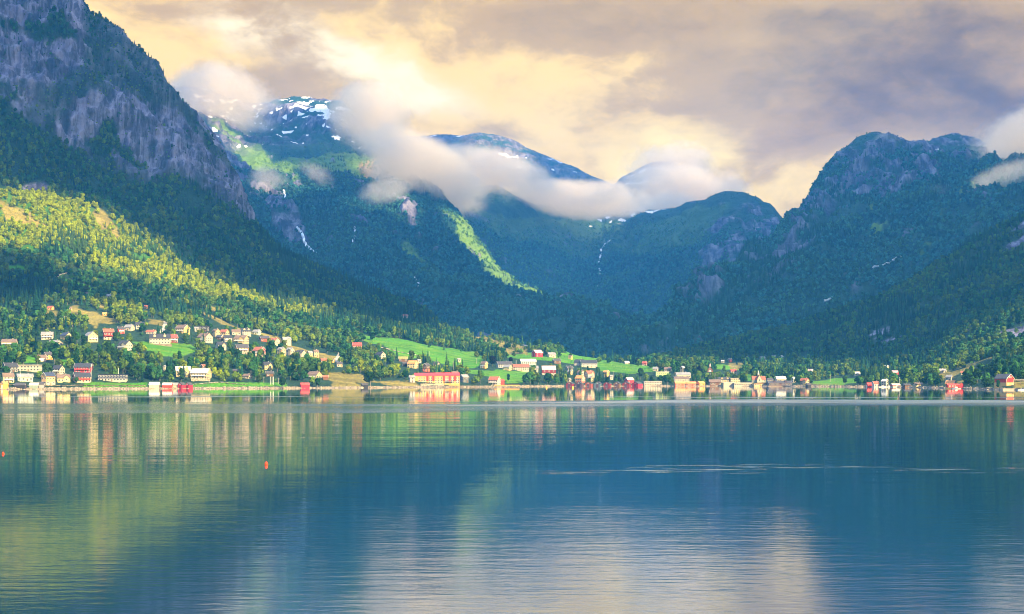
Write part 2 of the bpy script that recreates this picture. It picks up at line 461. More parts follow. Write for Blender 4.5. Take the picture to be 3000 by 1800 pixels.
rock_land = np.maximum(rock_land, blur(polys(wx_, wy_, [[(80, 530), (140, 525), (140, 550), (70, 555)], [(1515, 1003), (1545, 996), (1580, 1008), (1600, 1018), (1560, 1030), (1530, 1024)],
                                                       [(2930, 975), (2960, 965), (3000, 950), (3400, 860), (3400, 900), (3000, 985), (2950, 995)]]), 2) * 0.9)
# fields
G_MEADOW = [[(1032, 972), (1100, 985), (1180, 1003), (1260, 1020), (1340, 1032), (1400, 1038), (1425, 1060), (1400, 1072), (1330, 1066), (1250, 1048), (1180, 1045), (1120, 1018), (1060, 995)],
            [(1455, 1038), (1560, 1040), (1590, 1050), (1660, 1040), (1640, 1028), (1700, 1036), (1800, 1062), (1880, 1072), (1925, 1078), (1920, 1100), (1860, 1100), (1760, 1090), (1740, 1080), (1640, 1068), (1560, 1066), (1500, 1060)],
            [(1365, 1075), (1420, 1080), (1470, 1082), (1560, 1092), (1545, 1112), (1490, 1122), (1430, 1105), (1400, 1098), (1370, 1090)],
            [(2092, 1066), (2120, 1062), (2180, 1058), (2178, 1080), (2150, 1082), (2095, 1078)], [(2180, 1055), (2250, 1052), (2245, 1062), (2185, 1064)],
            [(2330, 1040), (2415, 1036), (2410, 1050), (2330, 1055)],
            [(2375, 1112), (2440, 1102), (2510, 1092), (2515, 1120), (2460, 1130), (2380, 1128)], [(2430, 1100), (2495, 1095), (2495, 1105), (2435, 1108)],
            [(2845, 1100), (2890, 1088), (2920, 1086), (2915, 1098), (2870, 1112), (2850, 1112)], [(2185, 1096), (2215, 1096), (2205, 1116), (2190, 1118)],
            [(450, 1005), (560, 1010), (580, 1030), (520, 1045), (455, 1040), (380, 1000)], [(170, 810), (260, 825), (290, 850), (240, 840)], [(0, 770), (70, 775), (80, 790), (0, 780)],
            [(60, 1048), (75, 1040), (110, 1048), (130, 1060), (70, 1062)], [(170, 1050), (205, 1060), (205, 1080), (175, 1075)], [(240, 1120), (430, 1118), (435, 1136), (240, 1135)],
            [(540, 1125), (640, 1120), (840, 1120), (840, 1134), (545, 1136)], [(1480, 1095), (1540, 1100), (1530, 1125), (1480, 1126)]]
D_MEADOW = [[(0, 580), (90, 620), (140, 680), (90, 670), (0, 640)], [(290, 615), (330, 640), (362, 690), (340, 705), (300, 670), (270, 640)], [(565, 905), (640, 925), (720, 960), (830, 990), (950, 1015), (1010, 1028), (985, 1045), (960, 1052), (870, 1020), (780, 985), (700, 962), (620, 940)],
            [(205, 905), (290, 925), (350, 945), (340, 958), (290, 950), (270, 965), (250, 930), (215, 920)], [(255, 888), (300, 895), (305, 910), (260, 905)], [(130, 905), (175, 915), (170, 930), (135, 920)],
            [(1370, 978), (1420, 985), (1470, 1005), (1530, 1030), (1550, 1040), (1480, 1038), (1440, 1030), (1400, 1008)], [(960, 1085), (1060, 1095), (1100, 1120), (1050, 1128), (960, 1130)], [(1100, 1118), (1200, 1112), (1230, 1128), (1110, 1130)],
            [(2135, 1062), (2180, 1060), (2175, 1072), (2140, 1072)], [(2745, 1090), (2800, 1080), (2870, 1065), (2890, 1055), (2890, 1062), (2830, 1080), (2800, 1095), (2750, 1105)], [(2750, 1072), (2830, 1062), (2920, 1045), (2920, 1052), (2830, 1072)],
            [(2815, 1105), (2835, 1105), (2825, 1128), (2812, 1128)], [(2965, 1118), (3060, 1105), (3060, 1130), (2965, 1135)], [(430, 940), (480, 945), (475, 965), (435, 962)], [(580, 885), (690, 905), (680, 915), (590, 897)]]
green_m = blur(polys(*warped(land, 4, 40), G_MEADOW), 1)
dry_m = blur(polys(*warped(land, 11, 45), D_MEADOW), 2)
rock_land *= (1 - green_m)
shore_bank = smooth(land.Z, 1.7, 0.9) * smooth(land.Z, -1.5, -0.8)
birch = polys(*warped(land, 18, 60), [[(-500, 470), (0, 560), (120, 570), (250, 600), (330, 640), (430, 690), (500, 740), (640, 830), (810, 888), (980, 930), (960, 945), (800, 905), (620, 870), (450, 820), (330, 790), (160, 730), (0, 715), (-500, 650)]])  # birch of the sunlit band; its sunlight is also put into leaf colour
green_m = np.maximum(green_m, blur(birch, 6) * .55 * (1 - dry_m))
# relief of the front land
rel = fbm(land.X / 220, land.Y / 220, land.Z / 220, 4, 41) * 9 * smooth(land.T, 2.3, 4.0) * smooth(land.T, 7.0, 6.0)
crag = ridged(land.X / 70, land.Y / 70, land.Z / 190, 6, 43, 0.6)
crag2 = fbm(land.X / 16, land.Y / 16, land.Z / 40, 4, 47, 0.6)
upz = up_l * smooth(land.PX0, 900, 700)
big_r = ridged(land.X / 330, land.Y / 330, land.Z / 600, 3, 44) * 30 * smooth(land.T, 4.6, 5.4) * smooth(land.PX0, 900, 650) * smooth(land.T, 7.05, 6.2)
amp = rel + upz * (crag * 26 + crag2 * 6) * (0.5 + 0.5 * smooth(land.T, 7.0, 6.4)) + big_r
amp = amp + fbm(land.X / 25, land.Y / 25, land.Z / 25, 3, 49) * 1.2 * smooth(land.T, 2.2, 3.0)
land.push(amp)
land._scr = land.screen()

def alpine(s, seed, big, wl, rock_amp, rockmask, run=0.0, deep=20):
    """spurs and gullies, then crags on bare rock"""
    edge = smooth(s.T, s.ncr - 1, s.ncr - 1.8)
    e2 = 0.25 + 0.75 * edge
    g = ridged(s.X / wl, s.Y / (wl * 1.3), s.Z / (wl * 1.5), 4, seed)
    a = g * big * e2 * smooth(s.T, 0.1, 0.8)
    # gullies cut by water, running down the slope
    u_ = (s.PX0 + run * s.PY0) + 18 * fbm(s.X / 260, s.Y / 260, s.Z / 260, 3, seed + 13)
    gl = ridged(u_ / 95, s.T * .35, u_ * 0 + .5, 3, seed + 11) * deep + ridged(u_ / 33, s.T * .8, u_ * 0 + .5, 2, seed + 12) * deep * .38
    a = a + gl * e2 * smooth(s.T, 0.3, 1.2)
    a = a + fbm(s.X / 90, s.Y / 90, s.Z / 90, 4, seed + 9) * 9 * e2
    a = a + ridged(s.X / 150, s.Y / 190, s.Z / 420, 4, seed + 7) * 20 * e2 * smooth(s.T, 0.1, 0.8)
    cr = ridged(s.X / 75, s.Y / 75, s.Z / 260, 5, seed + 5, 0.6)
    a = a + rockmask * (cr * rock_amp) * e2
    s.push(a)
    s._scr = s.screen()
def steep(s):
    n = s.normals()
    return 1 - np.abs(n[..., 2])
# snowy mountain
bx, by = warped(mB, 30, 160)
nB = fbm(mB.X / 200, mB.Y / 200, mB.Z / 400, 5, 61)
nBf = fbm(mB.X / 60, mB.Y / 60, mB.Z / 160, 5, 63)
rB = blur(polys(bx, by, [[(1080, 575), (1180, 580), (1235, 690), (1240, 740), (1200, 720), (1150, 640)], [(780, 560), (840, 590), (900, 700), (935, 760), (900, 745), (820, 700), (770, 640)],
                         [(650, 440), (740, 490), (800, 580), (760, 620), (690, 560)], [(820, 545), (880, 555), (890, 580), (835, 575)], [(1030, 670), (1080, 650), (1080, 700), (1040, 720)]]), 5) * smooth(nB + nBf * 0.6 + 0.35, 0, 0.4)
hi_rock = smooth(by, 470, 410) * smooth(nB + nBf * .5 + .25, 0, .4)
rB = np.maximum(rB, hi_rock); rB = np.maximum(rB, smooth(nBf + nB * .4, 0.75, 1.0) * 0.8)
snB = polys(bx, by, [[(1385 - 400, 420), (1000, 425), (1005, 455), (985, 455)], [(835, 330), (940, 318), (960, 326), (880, 335)], [(890, 345), (960, 330), (975, 370), (965, 390), (950, 350)]])
n_snow = fbm(mB.X / 34, mB.Y / 60, mB.Z / 18, 4, 71)
snB = blur(np.maximum(snB, (n_snow > 0.80) & (by < 455) & (bx > 560)), 1)
snB = np.maximum(snB, blur((n_snow > 0.52) & (by < 372) & (bx > 560), 1))
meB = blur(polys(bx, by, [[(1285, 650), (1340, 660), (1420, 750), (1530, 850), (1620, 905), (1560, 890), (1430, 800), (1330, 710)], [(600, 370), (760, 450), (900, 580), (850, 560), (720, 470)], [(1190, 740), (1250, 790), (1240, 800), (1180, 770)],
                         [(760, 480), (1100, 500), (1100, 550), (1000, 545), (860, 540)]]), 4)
alpine(mB, 64, 55, 520, 22, rB, -.35, 24)
# valley head
cx_, cy_ = warped(mC, 30, 160)
nC = fbm(mC.X / 200, mC.Y / 200, mC.Z / 400, 5, 81)
nCf = fbm(mC.X / 45, mC.Y / 45, mC.Z / 200, 5, 83)
rC = blur(polys(cx_, cy_, [[(2080, 690), (2200, 600), (2300, 700), (2330, 760), (2210, 860), (2120, 880), (2080, 800)]]), 5) * smooth(nC * .4 + nCf * .8 + 0.3, 0, 0.5)
rC = np.maximum(rC, smooth(nCf + nC * .4, 0.7, 1.0) * 0.6)
SN_C = [[(1665, 618), (1700, 622), (1735, 630), (1700, 631)], [(1737, 652), (1760, 660), (1745, 661)], [(1774, 648), (1790, 650), (1782, 655)], [(1815, 670), (1860, 664), (1856, 672), (1820, 677)],
                                       [(1862, 664), (1905, 650), (1910, 655), (1870, 668)], [(1905, 655), (1960, 634), (1965, 637), (1930, 655)], [(1822, 628), (1835, 615), (1826, 630)], [(1850, 640), (1864, 632), (1858, 645)], [(1793, 678), (1800, 675), (1800, 682)],
                                       [(1706, 683), (1716, 684), (1712, 688)]]
wxc, wyc = warped(mC, 4, 60)
snC = blur(np.maximum.reduce([polys(wxc, wyc + q, SN_C) for q in (-2.5, 0, 2.5)]), 1)
alpine(mC, 84, 60, 560, 16, rC, 0, 26)
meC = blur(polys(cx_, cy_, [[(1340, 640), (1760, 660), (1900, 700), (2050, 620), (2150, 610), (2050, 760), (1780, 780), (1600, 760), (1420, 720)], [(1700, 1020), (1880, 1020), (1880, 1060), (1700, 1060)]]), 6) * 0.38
# far peaks
nDf = fbm(mD.X / 80, mD.Y / 80, mD.Z / 34, 5, 91)
dxp, dyp = warped(mD, 20, 120)
snD = blur((nDf > 0.70) & (dyp > 470) | (nDf > 0.85), 1)
rD = np.clip(0.55 + nDf * 0.6, 0, 1)
alpine(mD, 94, 35, 500, 18, rD)
# right mountain
ex, ey = warped(mE, 26, 140)
nE = fbm(mE.X / 170, mE.Y / 170, mE.Z / 300, 5, 101)
nEf = fbm(mE.X / 45, mE.Y / 45, mE.Z / 170, 5, 103)
rE = blur(polys(ex, ey, [[(2330, 690), (2420, 520), (2560, 400), (2900, 400), (2900, 520), (2760, 480), (2740, 600), (2600, 660), (2520, 620), (2500, 700), (2370, 720)], [(2070, 900), (2150, 850), (2140, 920), (2080, 940)], [(2250, 840), (2360, 740), (2400, 780), (2320, 880)]]), 6) * smooth(nE * .9 + nEf * .8 + 0.3, 0, 0.5)
rE = np.maximum(rE, smooth(nEf + nE * .4, 0.72, 1.0) * 0.7)
snE = blur(polys(*warped(mE, 6, 40), [[(2826, 660), (2857, 645), (2850, 653), (2830, 664)], [(2740, 438), (2757, 446), (2748, 447)]]), 1)
meE = blur(polys(ex, ey, [[(2560, 640), (2620, 650), (2600, 690), (2560, 680)], [(2540, 730), (2600, 710), (2570, 750)], [(2820, 650), (2900, 520), (2960, 560), (2760, 720)], [(2640, 830), (2740, 760), (2740, 770), (2640, 840)]]), 4)
alpine(mE, 104, 80, 480, 30, rE, .7, 30)

# cloud hanging on the mountains: sight line, distance, half sizes, depth, density, words
CLOUDS = [
        (655, 300, 5750, 200, 120, 420, .0055, 'tan cloud bank over the snowy summit', .25),
        (1085, 350, 5500, 150, 120, 380, .0055, 'cloud bank on the shoulder of the snowy mountain', .30, .35),
        (1230, 500, 5000, 250, 115, 380, .007, 'drifting cloud along the snowy mountain ridge', .28, .45),
        (1420, 520, 6300, 260, 90, 500, .006, 'cloud spilling down before the rear peaks', .25, .2),
        (1700, 590, 6600, 380, 62, 450, .007, 'low cloud lying along the saddle at the valley head', .32, .02),
        (1990, 560, 7300, 230, 85, 450, .006, 'cloud covering the far right peak', .3),
        (1960, 480, 8000, 160, 80, 350, .005, 'thin cloud wrapping the rear peak', .15),
        (640, 430, 5900, 110, 100, 300, .004, 'sunlit mist on the edge of the snowy mountain', .1, .4),
        (790, 540, 4600, 75, 70, 160, .005, 'wisp of mist over the green ridge', .2, .6),
        (930, 510, 4600, 75, 55, 160, .005, 'wisp of mist over the alpine meadow', .05, .5),
        (1120, 560, 4450, 110, 45, 160, .005, 'wisp of mist over the rock face', .05, -.2),
        (3020, 440, 4650, 200, 150, 450, .007, 'grey cloud at the shoulder of the big mountain', .35, -.3),
        (2930, 555, 4000, 170, 85, 260, .006, 'ragged cloud low on the big mountain', .25, -.35),
        (2745, 580, 3950, 70, 45, 130, .005, 'small wisp of mist on the big mountain face', .2),
        (2595, 440, 4700, 50, 60, 120, .005, 'small plume of mist at the summit of the big mountain', .25)]
# ---------------------------------------------------------------- ground materials
def new_mat(name):
    m = bpy.data.materials.new(name)
    m.use_nodes = True
    return m, NT(m.node_tree)
def finish(t, col, rough=0.9, spec=0.2, bump=None, bstr=0.5, bdist=1.0, emit=None):
    b = t.n('ShaderNodeBsdfPrincipled')
    t.put(b.inputs['Base Color'], col)
    t.put(b.inputs['Roughness'], rough)
    t.put(b.inputs['Specular IOR Level'], spec)
    if bump is not None:
        bp = t.n('ShaderNodeBump')
        bp.inputs['Strength'].default_value = bstr
        bp.inputs['Distance'].default_value = bdist
        t.put(bp.inputs['Height'], bump)
        t.put(b.inputs['Normal'], bp.outputs[0])
    o = t.n('ShaderNodeOutputMaterial')
    t.t.links.new(b.outputs[0], o.inputs['Surface'])
    return b
def attr(t, name, typ='GEOMETRY'):
    a = t.n('ShaderNodeAttribute')
    a.attribute_name = name
    a.attribute_type = typ
    return a
def ground_mat(name, under, grass, dry, rock_a, rock_b, k=1.0):
    m, t = new_mat(name)
    pos = t.n('ShaderNodeTexCoord').outputs['Object']
    n_mid = t.noise(t.mapping(pos, (1, 1, 1)), 0.02 * k, 6, 0.6)
    n_fin = t.noise(pos, 0.25 * k, 4, 0.6)
    streak = t.noise(t.mapping(pos, (1, .45, 0.20)), 0.035 * k, 7, 0.62, 0.5)
    streak2 = t.noise(t.mapping(pos, (1, .35, 0.09)), 0.085 * k, 6, 0.66, 0.3)
    rock = t.mix(t.ramp(streak, 0.36, 0.64), rock_a, rock_b)
    rock = t.mix(t.ramp(streak2, 0.40, 0.60), t.mix(1.0, rock, (0.26, 0.26, 0.32), 'MULTIPLY'), rock)
    rock = t.mix(t.math('MULTIPLY', t.ramp(n_mid, 0.52, 0.66), 0.5), rock, under)
    gr = t.mix(t.ramp(n_mid, 0.35, 0.65), grass, tuple(c * 0.72 for c in grass))
    gr = t.mix(t.math('MULTIPLY', t.ramp(n_fin, 0.4, 0.7), 0.35), gr, tuple(c * 0.6 for c in grass))
    row = t.noise(t.mapping(pos, (0.25, 1.0, 1.0)), 0.05 * k, 5, 0.6)
    gr = t.mix(t.math('MULTIPLY', t.ramp(t.noise(t.mapping(pos, (0.12, 1.0, 1.0)), 0.09 * k, 4, 0.6), .42, .6), 0.45), gr, (0.15, 0.24, 0.015))
    dr = t.mix(t.ramp(row, 0.38, 0.62), dry, tuple(c * 0.55 for c in dry))
    dr = t.mix(t.math('MULTIPLY', t.ramp(n_fin, 0.5, 0.66), 0.6), dr, (0.07, 0.09, 0.02))
    un = t.mix(t.ramp(n_fin, 0.35, 0.68), under, tuple(c * 1.9 for c in under))
    c = t.mix(attr(t, 'green').outputs['Fac'], un, gr)
    c = t.mix(attr(t, 'dry').outputs['Fac'], c, dr)
    c = t.mix(attr(t, 'rock').outputs['Fac'], c, rock)
    stone = t.n('ShaderNodeTexVoronoi')
    t.put(stone.inputs['Vector'], t.mapping(pos, (1, 1, 1.4)))
    stone.inputs['Scale'].default_value = 0.42
    stc = t.mix(t.math('MULTIPLY', t.ramp(stone.outputs['Distance'], 0.3, 0.85), 0.85), (0.24, 0.20, 0.15), (0.06, 0.05, 0.04))
    c = t.mix(attr(t, 'shore').outputs['Fac'], c, stc)
    c = t.mix(t.ramp(attr(t, 'snow').outputs['Fac'], 0.25, 0.45), c, (0.86, 0.83, 0.8))
    finish(t, c, 0.92, 0.15, t.math('ADD', streak2, t.math('MULTIPLY', n_fin, 0.5)), 1.0, 7.0 / k)
    return m
GM_land = ground_mat('land_ground', (0.011, 0.030, 0.014), (0.060, 0.22, 0.006), (0.27, 0.215, 0.045), (0.33, 0.29, 0.38), (0.10, 0.088, 0.17))  # first colour includes the shade on the forest floor between trees
GM_far = ground_mat('mountain_ground', (0.010, 0.036, 0.022), (0.10, 0.185, 0.018), (0.30, 0.19, 0.035), (0.23, 0.21, 0.26), (0.085, 0.08, 0.14), 0.6)
z0 = lambda s: np.zeros(s.X.shape)
o = land.build('hillside', GM_land, dict(rock=rock_land, green=green_m, dry=dry_m, snow=z0(land), shore=shore_bank))
tag(o, kind='structure')
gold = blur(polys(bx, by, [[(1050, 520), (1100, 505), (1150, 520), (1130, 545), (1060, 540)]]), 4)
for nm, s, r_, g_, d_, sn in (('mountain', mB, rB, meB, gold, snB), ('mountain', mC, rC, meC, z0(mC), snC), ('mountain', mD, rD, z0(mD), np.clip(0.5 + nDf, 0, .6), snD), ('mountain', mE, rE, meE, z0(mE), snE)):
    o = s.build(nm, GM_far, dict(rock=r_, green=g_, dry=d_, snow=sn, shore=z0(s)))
    tag(o, kind='structure')
# low ground joining the hills to the mountains' feet
def plain_mesh(name, verts, faces, mat, smooth_=False):
    me = bpy.data.meshes.new(name)
    me.from_pydata(verts, [], faces)
    if mat is not None:
        for m_ in (mat if isinstance(mat, (list, tuple)) else [mat]): me.materials.append(m_)
    if smooth_: me.polygons.foreach_set('use_smooth', [True] * len(me.polygons))
    me.update()
    o = bpy.data.objects.new(name, me)
    COL.objects.link(o)
    return o
o = plain_mesh('valley_floor', [(-5600, 2300, -12), (5600, 2300, -12), (5600, 10000, -12), (-5600, 10000, -12)], [(0, 1, 2, 3)], GM_far)
for nm in ('rock', 'green', 'dry', 'snow', 'shore'):
    o.data.attributes.new(nm, 'FLOAT', 'POINT')
tag(o, kind='structure')

# ---------------------------------------------------------------- water
m, t = new_mat('fjord_water')
pos = t.n('ShaderNodeTexCoord').outputs['Object']
px_, py_, pz_ = t.sep(pos)
wob = t.math('MULTIPLY', t.math('SUBTRACT', t.noise(pos, 0.006, 4, 0.6), 0.5), 150.0)
wob = t.math('ADD', wob, t.math('MULTIPLY', t.math('SUBTRACT', t.noise(pos, 0.05, 3, 0.6), 0.5), 18.0))
yy = t.math('ADD', py_, wob)
# a breeze roughens one lane across the fjord; elsewhere the water lies nearly still
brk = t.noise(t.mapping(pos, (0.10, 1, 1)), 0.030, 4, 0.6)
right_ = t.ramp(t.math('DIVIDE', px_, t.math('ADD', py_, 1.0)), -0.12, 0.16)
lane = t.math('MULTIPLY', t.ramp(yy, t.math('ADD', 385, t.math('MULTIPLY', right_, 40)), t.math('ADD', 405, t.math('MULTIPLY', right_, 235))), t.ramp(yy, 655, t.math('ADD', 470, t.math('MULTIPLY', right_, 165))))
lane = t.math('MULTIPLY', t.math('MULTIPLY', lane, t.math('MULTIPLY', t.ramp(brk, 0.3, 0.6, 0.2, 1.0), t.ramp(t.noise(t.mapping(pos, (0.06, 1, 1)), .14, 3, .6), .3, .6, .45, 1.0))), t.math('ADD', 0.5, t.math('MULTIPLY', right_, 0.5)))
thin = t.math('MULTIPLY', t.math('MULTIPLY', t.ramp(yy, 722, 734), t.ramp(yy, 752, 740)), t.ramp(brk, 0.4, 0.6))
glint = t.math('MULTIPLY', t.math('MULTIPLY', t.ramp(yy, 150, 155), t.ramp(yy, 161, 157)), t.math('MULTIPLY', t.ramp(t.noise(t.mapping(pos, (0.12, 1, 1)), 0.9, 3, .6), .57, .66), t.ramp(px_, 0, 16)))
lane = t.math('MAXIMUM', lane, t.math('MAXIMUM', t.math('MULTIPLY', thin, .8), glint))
near = t.ramp(py_, 175, 62)
gust = t.ramp(t.noise(t.mapping(pos, (0.35, 1, 1)), 0.018, 4, 0.6), 0.36, 0.66)
rip_a = t.noise(t.mapping(pos, (0.32, 1.0, 1.0), (0, 0, math.radians(9))), 1.15, 3, 0.55)
rip_b = t.noise(t.mapping(pos, (0.20, 1.0, 1.0), (0, 0, math.radians(-7))), 0.30, 3, 0.5)
rip_c = t.noise(t.mapping(pos, (0.12, 1.0, 1.0), (0, 0, math.radians(5))), 0.085, 3, 0.5)
calm_far = t.ramp(py_, 250, 700, 1.0, 0.18)
h = t.math('MULTIPLY', rip_a, t.math('ADD', t.math('MULTIPLY', near, t.math('ADD', 0.004, t.math('MULTIPLY', gust, 0.012))), t.math('MULTIPLY', calm_far, 0.008)))
h = t.math('ADD', h, t.math('MULTIPLY', rip_b, t.math('MULTIPLY', calm_far, t.math('MULTIPLY', t.ramp(py_, 60, 260, 0.4, 1.0), t.math('ADD', 0.012, t.math('MULTIPLY', gust, 0.035))))))
h = t.math('ADD', h, t.math('MULTIPLY', rip_c, t.math('MULTIPLY', t.math('MULTIPLY', calm_far, t.ramp(py_, 60, 260, 0.45, 1.0)), 0.07)))
h = t.math('ADD', h, t.math('MULTIPLY', rip_b, t.math('MULTIPLY', lane, 0.22)))
rgh = t.math('ADD', t.math('ADD', 0.03, t.math('MULTIPLY', near, 0.05)), t.math('MULTIPLY', lane, 0.42))
b = t.n('ShaderNodeBsdfPrincipled')
t.put(b.inputs['Base Color'], t.mix(lane, (0.0, 0.026, 0.046), (0.115, 0.165, 0.175)))  # paler base colour imitates reflected sky and glints on the ruffled lane
t.put(b.inputs['Roughness'], rgh)
b.inputs['IOR'].default_value = 1.5
b.inputs['Specular IOR Level'].default_value = 0.5
b.inputs['Coat Weight'].default_value = 0.8
b.inputs['Coat IOR'].default_value = 1.45
t.put(b.inputs['Coat Roughness'], rgh)
bp = t.n('ShaderNodeBump')
bp.inputs['Strength'].default_value = 1.0
bp.inputs['Distance'].default_value = 1.0
t.put(bp.inputs['Height'], h)
t.put(b.inputs['Normal'], bp.outputs[0])
t.put(b.inputs['Coat Normal'], bp.outputs[0])
oo = t.n('ShaderNodeOutputMaterial')
t.t.links.new(b.outputs[0], oo.inputs['Surface'])
M_WATER = m
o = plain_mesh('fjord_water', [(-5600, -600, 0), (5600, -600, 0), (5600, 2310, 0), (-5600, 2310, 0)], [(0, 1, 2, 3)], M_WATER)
tag(o, kind='structure')

# ---------------------------------------------------------------- added cloud that blocks the sun from the mountains
# An unseen deck of cloud, added to cast shade, 8 km up-sun; its gaps are shaped to let the low sun reach the village slopes and a few ridges.
LIT_LAND = [[(-500, 470), (0, 562), (100, 560), (200, 580), (310, 618), (420, 690), (500, 738), (640, 832), (710, 858), (810, 890), (1000, 938), (1250, 985), (1300, 975), (1430, 985), (1500, 1000), (1870, 1062), (2100, 1055), (2400, 1060), (2700, 1045), (2850, 1000), (2940, 950), (3000, 905), (3500, 800), (3500, 1200), (-500, 1200)]]
DIM_LAND = [[(-500, 740), (0, 760), (150, 765), (320, 845), (480, 890), (560, 905), (400, 905), (200, 888), (0, 890), (-500, 890)]]
LIT_B = [[(1285, 645), (1335, 640), (1402, 735), (1530, 845), (1640, 905), (1580, 895), (1440, 800), (1330, 715)], [(580, 340), (660, 380), (740, 440), (830, 490), (900, 575), (850, 580), (760, 500), (640, 430)],
         [(1040, 515), (1100, 500), (1160, 518), (1140, 550), (1050, 545)], [(1080, 590), (1180, 590), (1240, 700), (1170, 680), (1110, 640)], [(560, 250), (1000, 270), (1000, 330), (560, 360)]]
ts = np.array(TO_SUN)
e1 = np.cross(ts, [0, 0, 1.0]); e1 /= np.linalg.norm(e1)
e2 = np.cross(e1, ts)
C0 = np.array([0, 3200.0, 500.0])
CELL = 28.0
S0, S1, T0, T1 = -6000, 6500, -4200, 5200
ns, nt_ = int((S1 - S0) / CELL), int((T1 - T0) / CELL)
best = np.full((ns, nt_), -1e9); val = np.full((ns, nt_), 0.6)
def deck_add(s, lit):
    P = np.stack([s.X, s.Y, s.Z], -1).reshape(-1, 3) - C0
    L = lit.reshape(-1).astype(float)
    a = ((P @ e1 - S0) / CELL).astype(int); b_ = ((P @ e2 - T0) / CELL).astype(int); d = P @ ts
    ok = (a >= 0) & (a < ns) & (b_ >= 0) & (b_ < nt_)
    a, b_, d, L = a[ok], b_[ok], d[ok], L[ok]
    od = np.argsort(d)
    a, b_, d, L = a[od], b_[od], d[od], L[od]
    val_l = np.full((ns, nt_), np.nan)
    best_l = np.full((ns, nt_), -1e9)
    best_l[a, b_] = d; val_l[a, b_] = L
    better = best_l > best
    best[better] = best_l[better]; val[better] = np.where(np.isnan(val_l[better]), 0, val_l[better])
lx, ly = warped(land, 7, 70)
deck_add(land, polys(lx, ly, LIT_LAND) & ~polys(lx, ly, DIM_LAND))
deck_add(mB, polys(bx * .6 + mB.PX0 * .4, by * .6 + mB.PY0 * .4, LIT_B))
deck_add(mC, polys(cx_, cy_, []))
deck_add(mE, polys(ex, ey, []))
deck_add(mD, (dxp < 1560) & (dxp > 1380))
# open water is in the sun as well
gx, gy = np.meshgrid(np.linspace(-2500, 2500, 250), np.linspace(-400, 1650, 150))
class _W: pass
_w = _W(); _w.X, _w.Y, _w.Z = gx, gy, gx * 0
deck_add(_w, np.ones(gx.shape, bool) & (gy > 0))
for (cpx, cpy, cD, rx, ry, deep, *_r) in CLOUDS:
    kk_ = cD / F
    a_, b_, r_ = np.meshgrid(np.linspace(0, np.pi, 40), np.linspace(0, 2 * np.pi, 60), np.linspace(.1, .5, 8))
    _w = _W(); _w.X = (cpx - 1500) * kk_ + rx * kk_ * r_ * np.sin(a_) * np.cos(b_); _w.Y = cD + deep * r_ * np.sin(a_) * np.sin(b_); _w.Z = HC + (YH - cpy) * kk_ + ry * kk_ * r_ * np.cos(a_)
    deck_add(_w, np.ones(_w.X.shape, bool))
unk = best < -1e8
val[unk] = 0.0
vis = blur(val, 2)
cover_m = vis < 0.5
ins = cover_m.astype(np.float32)
dist_in = blur(ins, 14) * ins
thick = 260 * np.clip(dist_in - 0.45, 0, 1) ** 0.6 + 12
ii, jj = np.meshgrid(np.arange(ns + 1), np.arange(nt_ + 1), indexing='ij')
tv = np.pad(thick, ((0, 1), (0, 1)), 'edge')
tv = tv * (0.75 + 0.5 * np.clip(fbm(ii / 9.0, jj / 9.0, ii * 0 + .3, 4, 131) + .5, 0, 1.5))
base = C0 + 8000 * ts
Pm = base + (S0 + ii[..., None] * CELL) * e1 + (T0 + jj[..., None] * CELL) * e2
top = (Pm + tv[..., None] * ts).reshape(-1, 3); bot = (Pm - tv[..., None] * 0.6 * ts).reshape(-1, 3)
vid = np.arange((ns + 1) * (nt_ + 1)).reshape(ns + 1, nt_ + 1)
cm = cover_m
fq = np.stack([vid[:-1, :-1], vid[1:, :-1], vid[1:, 1:], vid[:-1, 1:]], -1)[cm]
off = (ns + 1) * (nt_ + 1)
faces = [fq, fq[:, ::-1] + off]
cp = np.pad(cm, 1)
for (di, dj, c1, c2) in ((-1, 0, (0, 0), (0, 1)), (1, 0, (1, 1), (1, 0)), (0, -1, (1, 0), (0, 0)), (0, 1, (0, 1), (1, 1))):
    ed = cm & ~cp[1 + di:1 + di + ns, 1 + dj:1 + dj + nt_]
    I, J = np.nonzero(ed)
    a = vid[I + c1[0], J + c1[1]]; b_ = vid[I + c2[0], J + c2[1]]
    faces.append(np.stack([a, b_, b_ + off, a + off], -1))
fa = np.concatenate(faces)
used, inv = np.unique(fa, return_inverse=True)
vv = np.concatenate([top, bot])[used]
fa = inv.reshape(-1, 4)
me = bpy.data.meshes.new('shade_clouds')
me.vertices.add(len(vv)); me.vertices.foreach_set('co', vv.astype(np.float32).reshape(-1))
me.loops.add(fa.size); me.loops.foreach_set('vertex_index', fa.astype(np.int32).reshape(-1))
me.polygons.add(len(fa)); me.polygons.foreach_set('loop_start', np.arange(0, fa.size, 4, dtype=np.int32)); me.polygons.foreach_set('loop_total', np.full(len(fa), 4, np.int32))
me.update(); me.validate()
m, t = new_mat('cloud_deck')
d1 = t.n('ShaderNodeBsdfDiffuse'); d1.inputs['Color'].default_value = (0.85, 0.85, 0.87, 1)
d2 = t.n('ShaderNodeBsdfTranslucent'); d2.inputs['Color'].default_value = (0.6, 0.62, 0.66, 1)
mx = t.n('ShaderNodeMixShader'); mx.inputs[0].default_value = 0.5
t.t.links.new(d1.outputs[0], mx.inputs[1]); t.t.links.new(d2.outputs[0], mx.inputs[2])
oo = t.n('ShaderNodeOutputMaterial'); t.t.links.new(mx.outputs[0], oo.inputs['Surface'])
me.materials.append(m)
o = bpy.data.objects.new('shade_clouds', me); COL.objects.link(o)
tag(o, kind='stuff', label='unseen cloud deck added to shade the mountains, gaps shaped for sun patches')
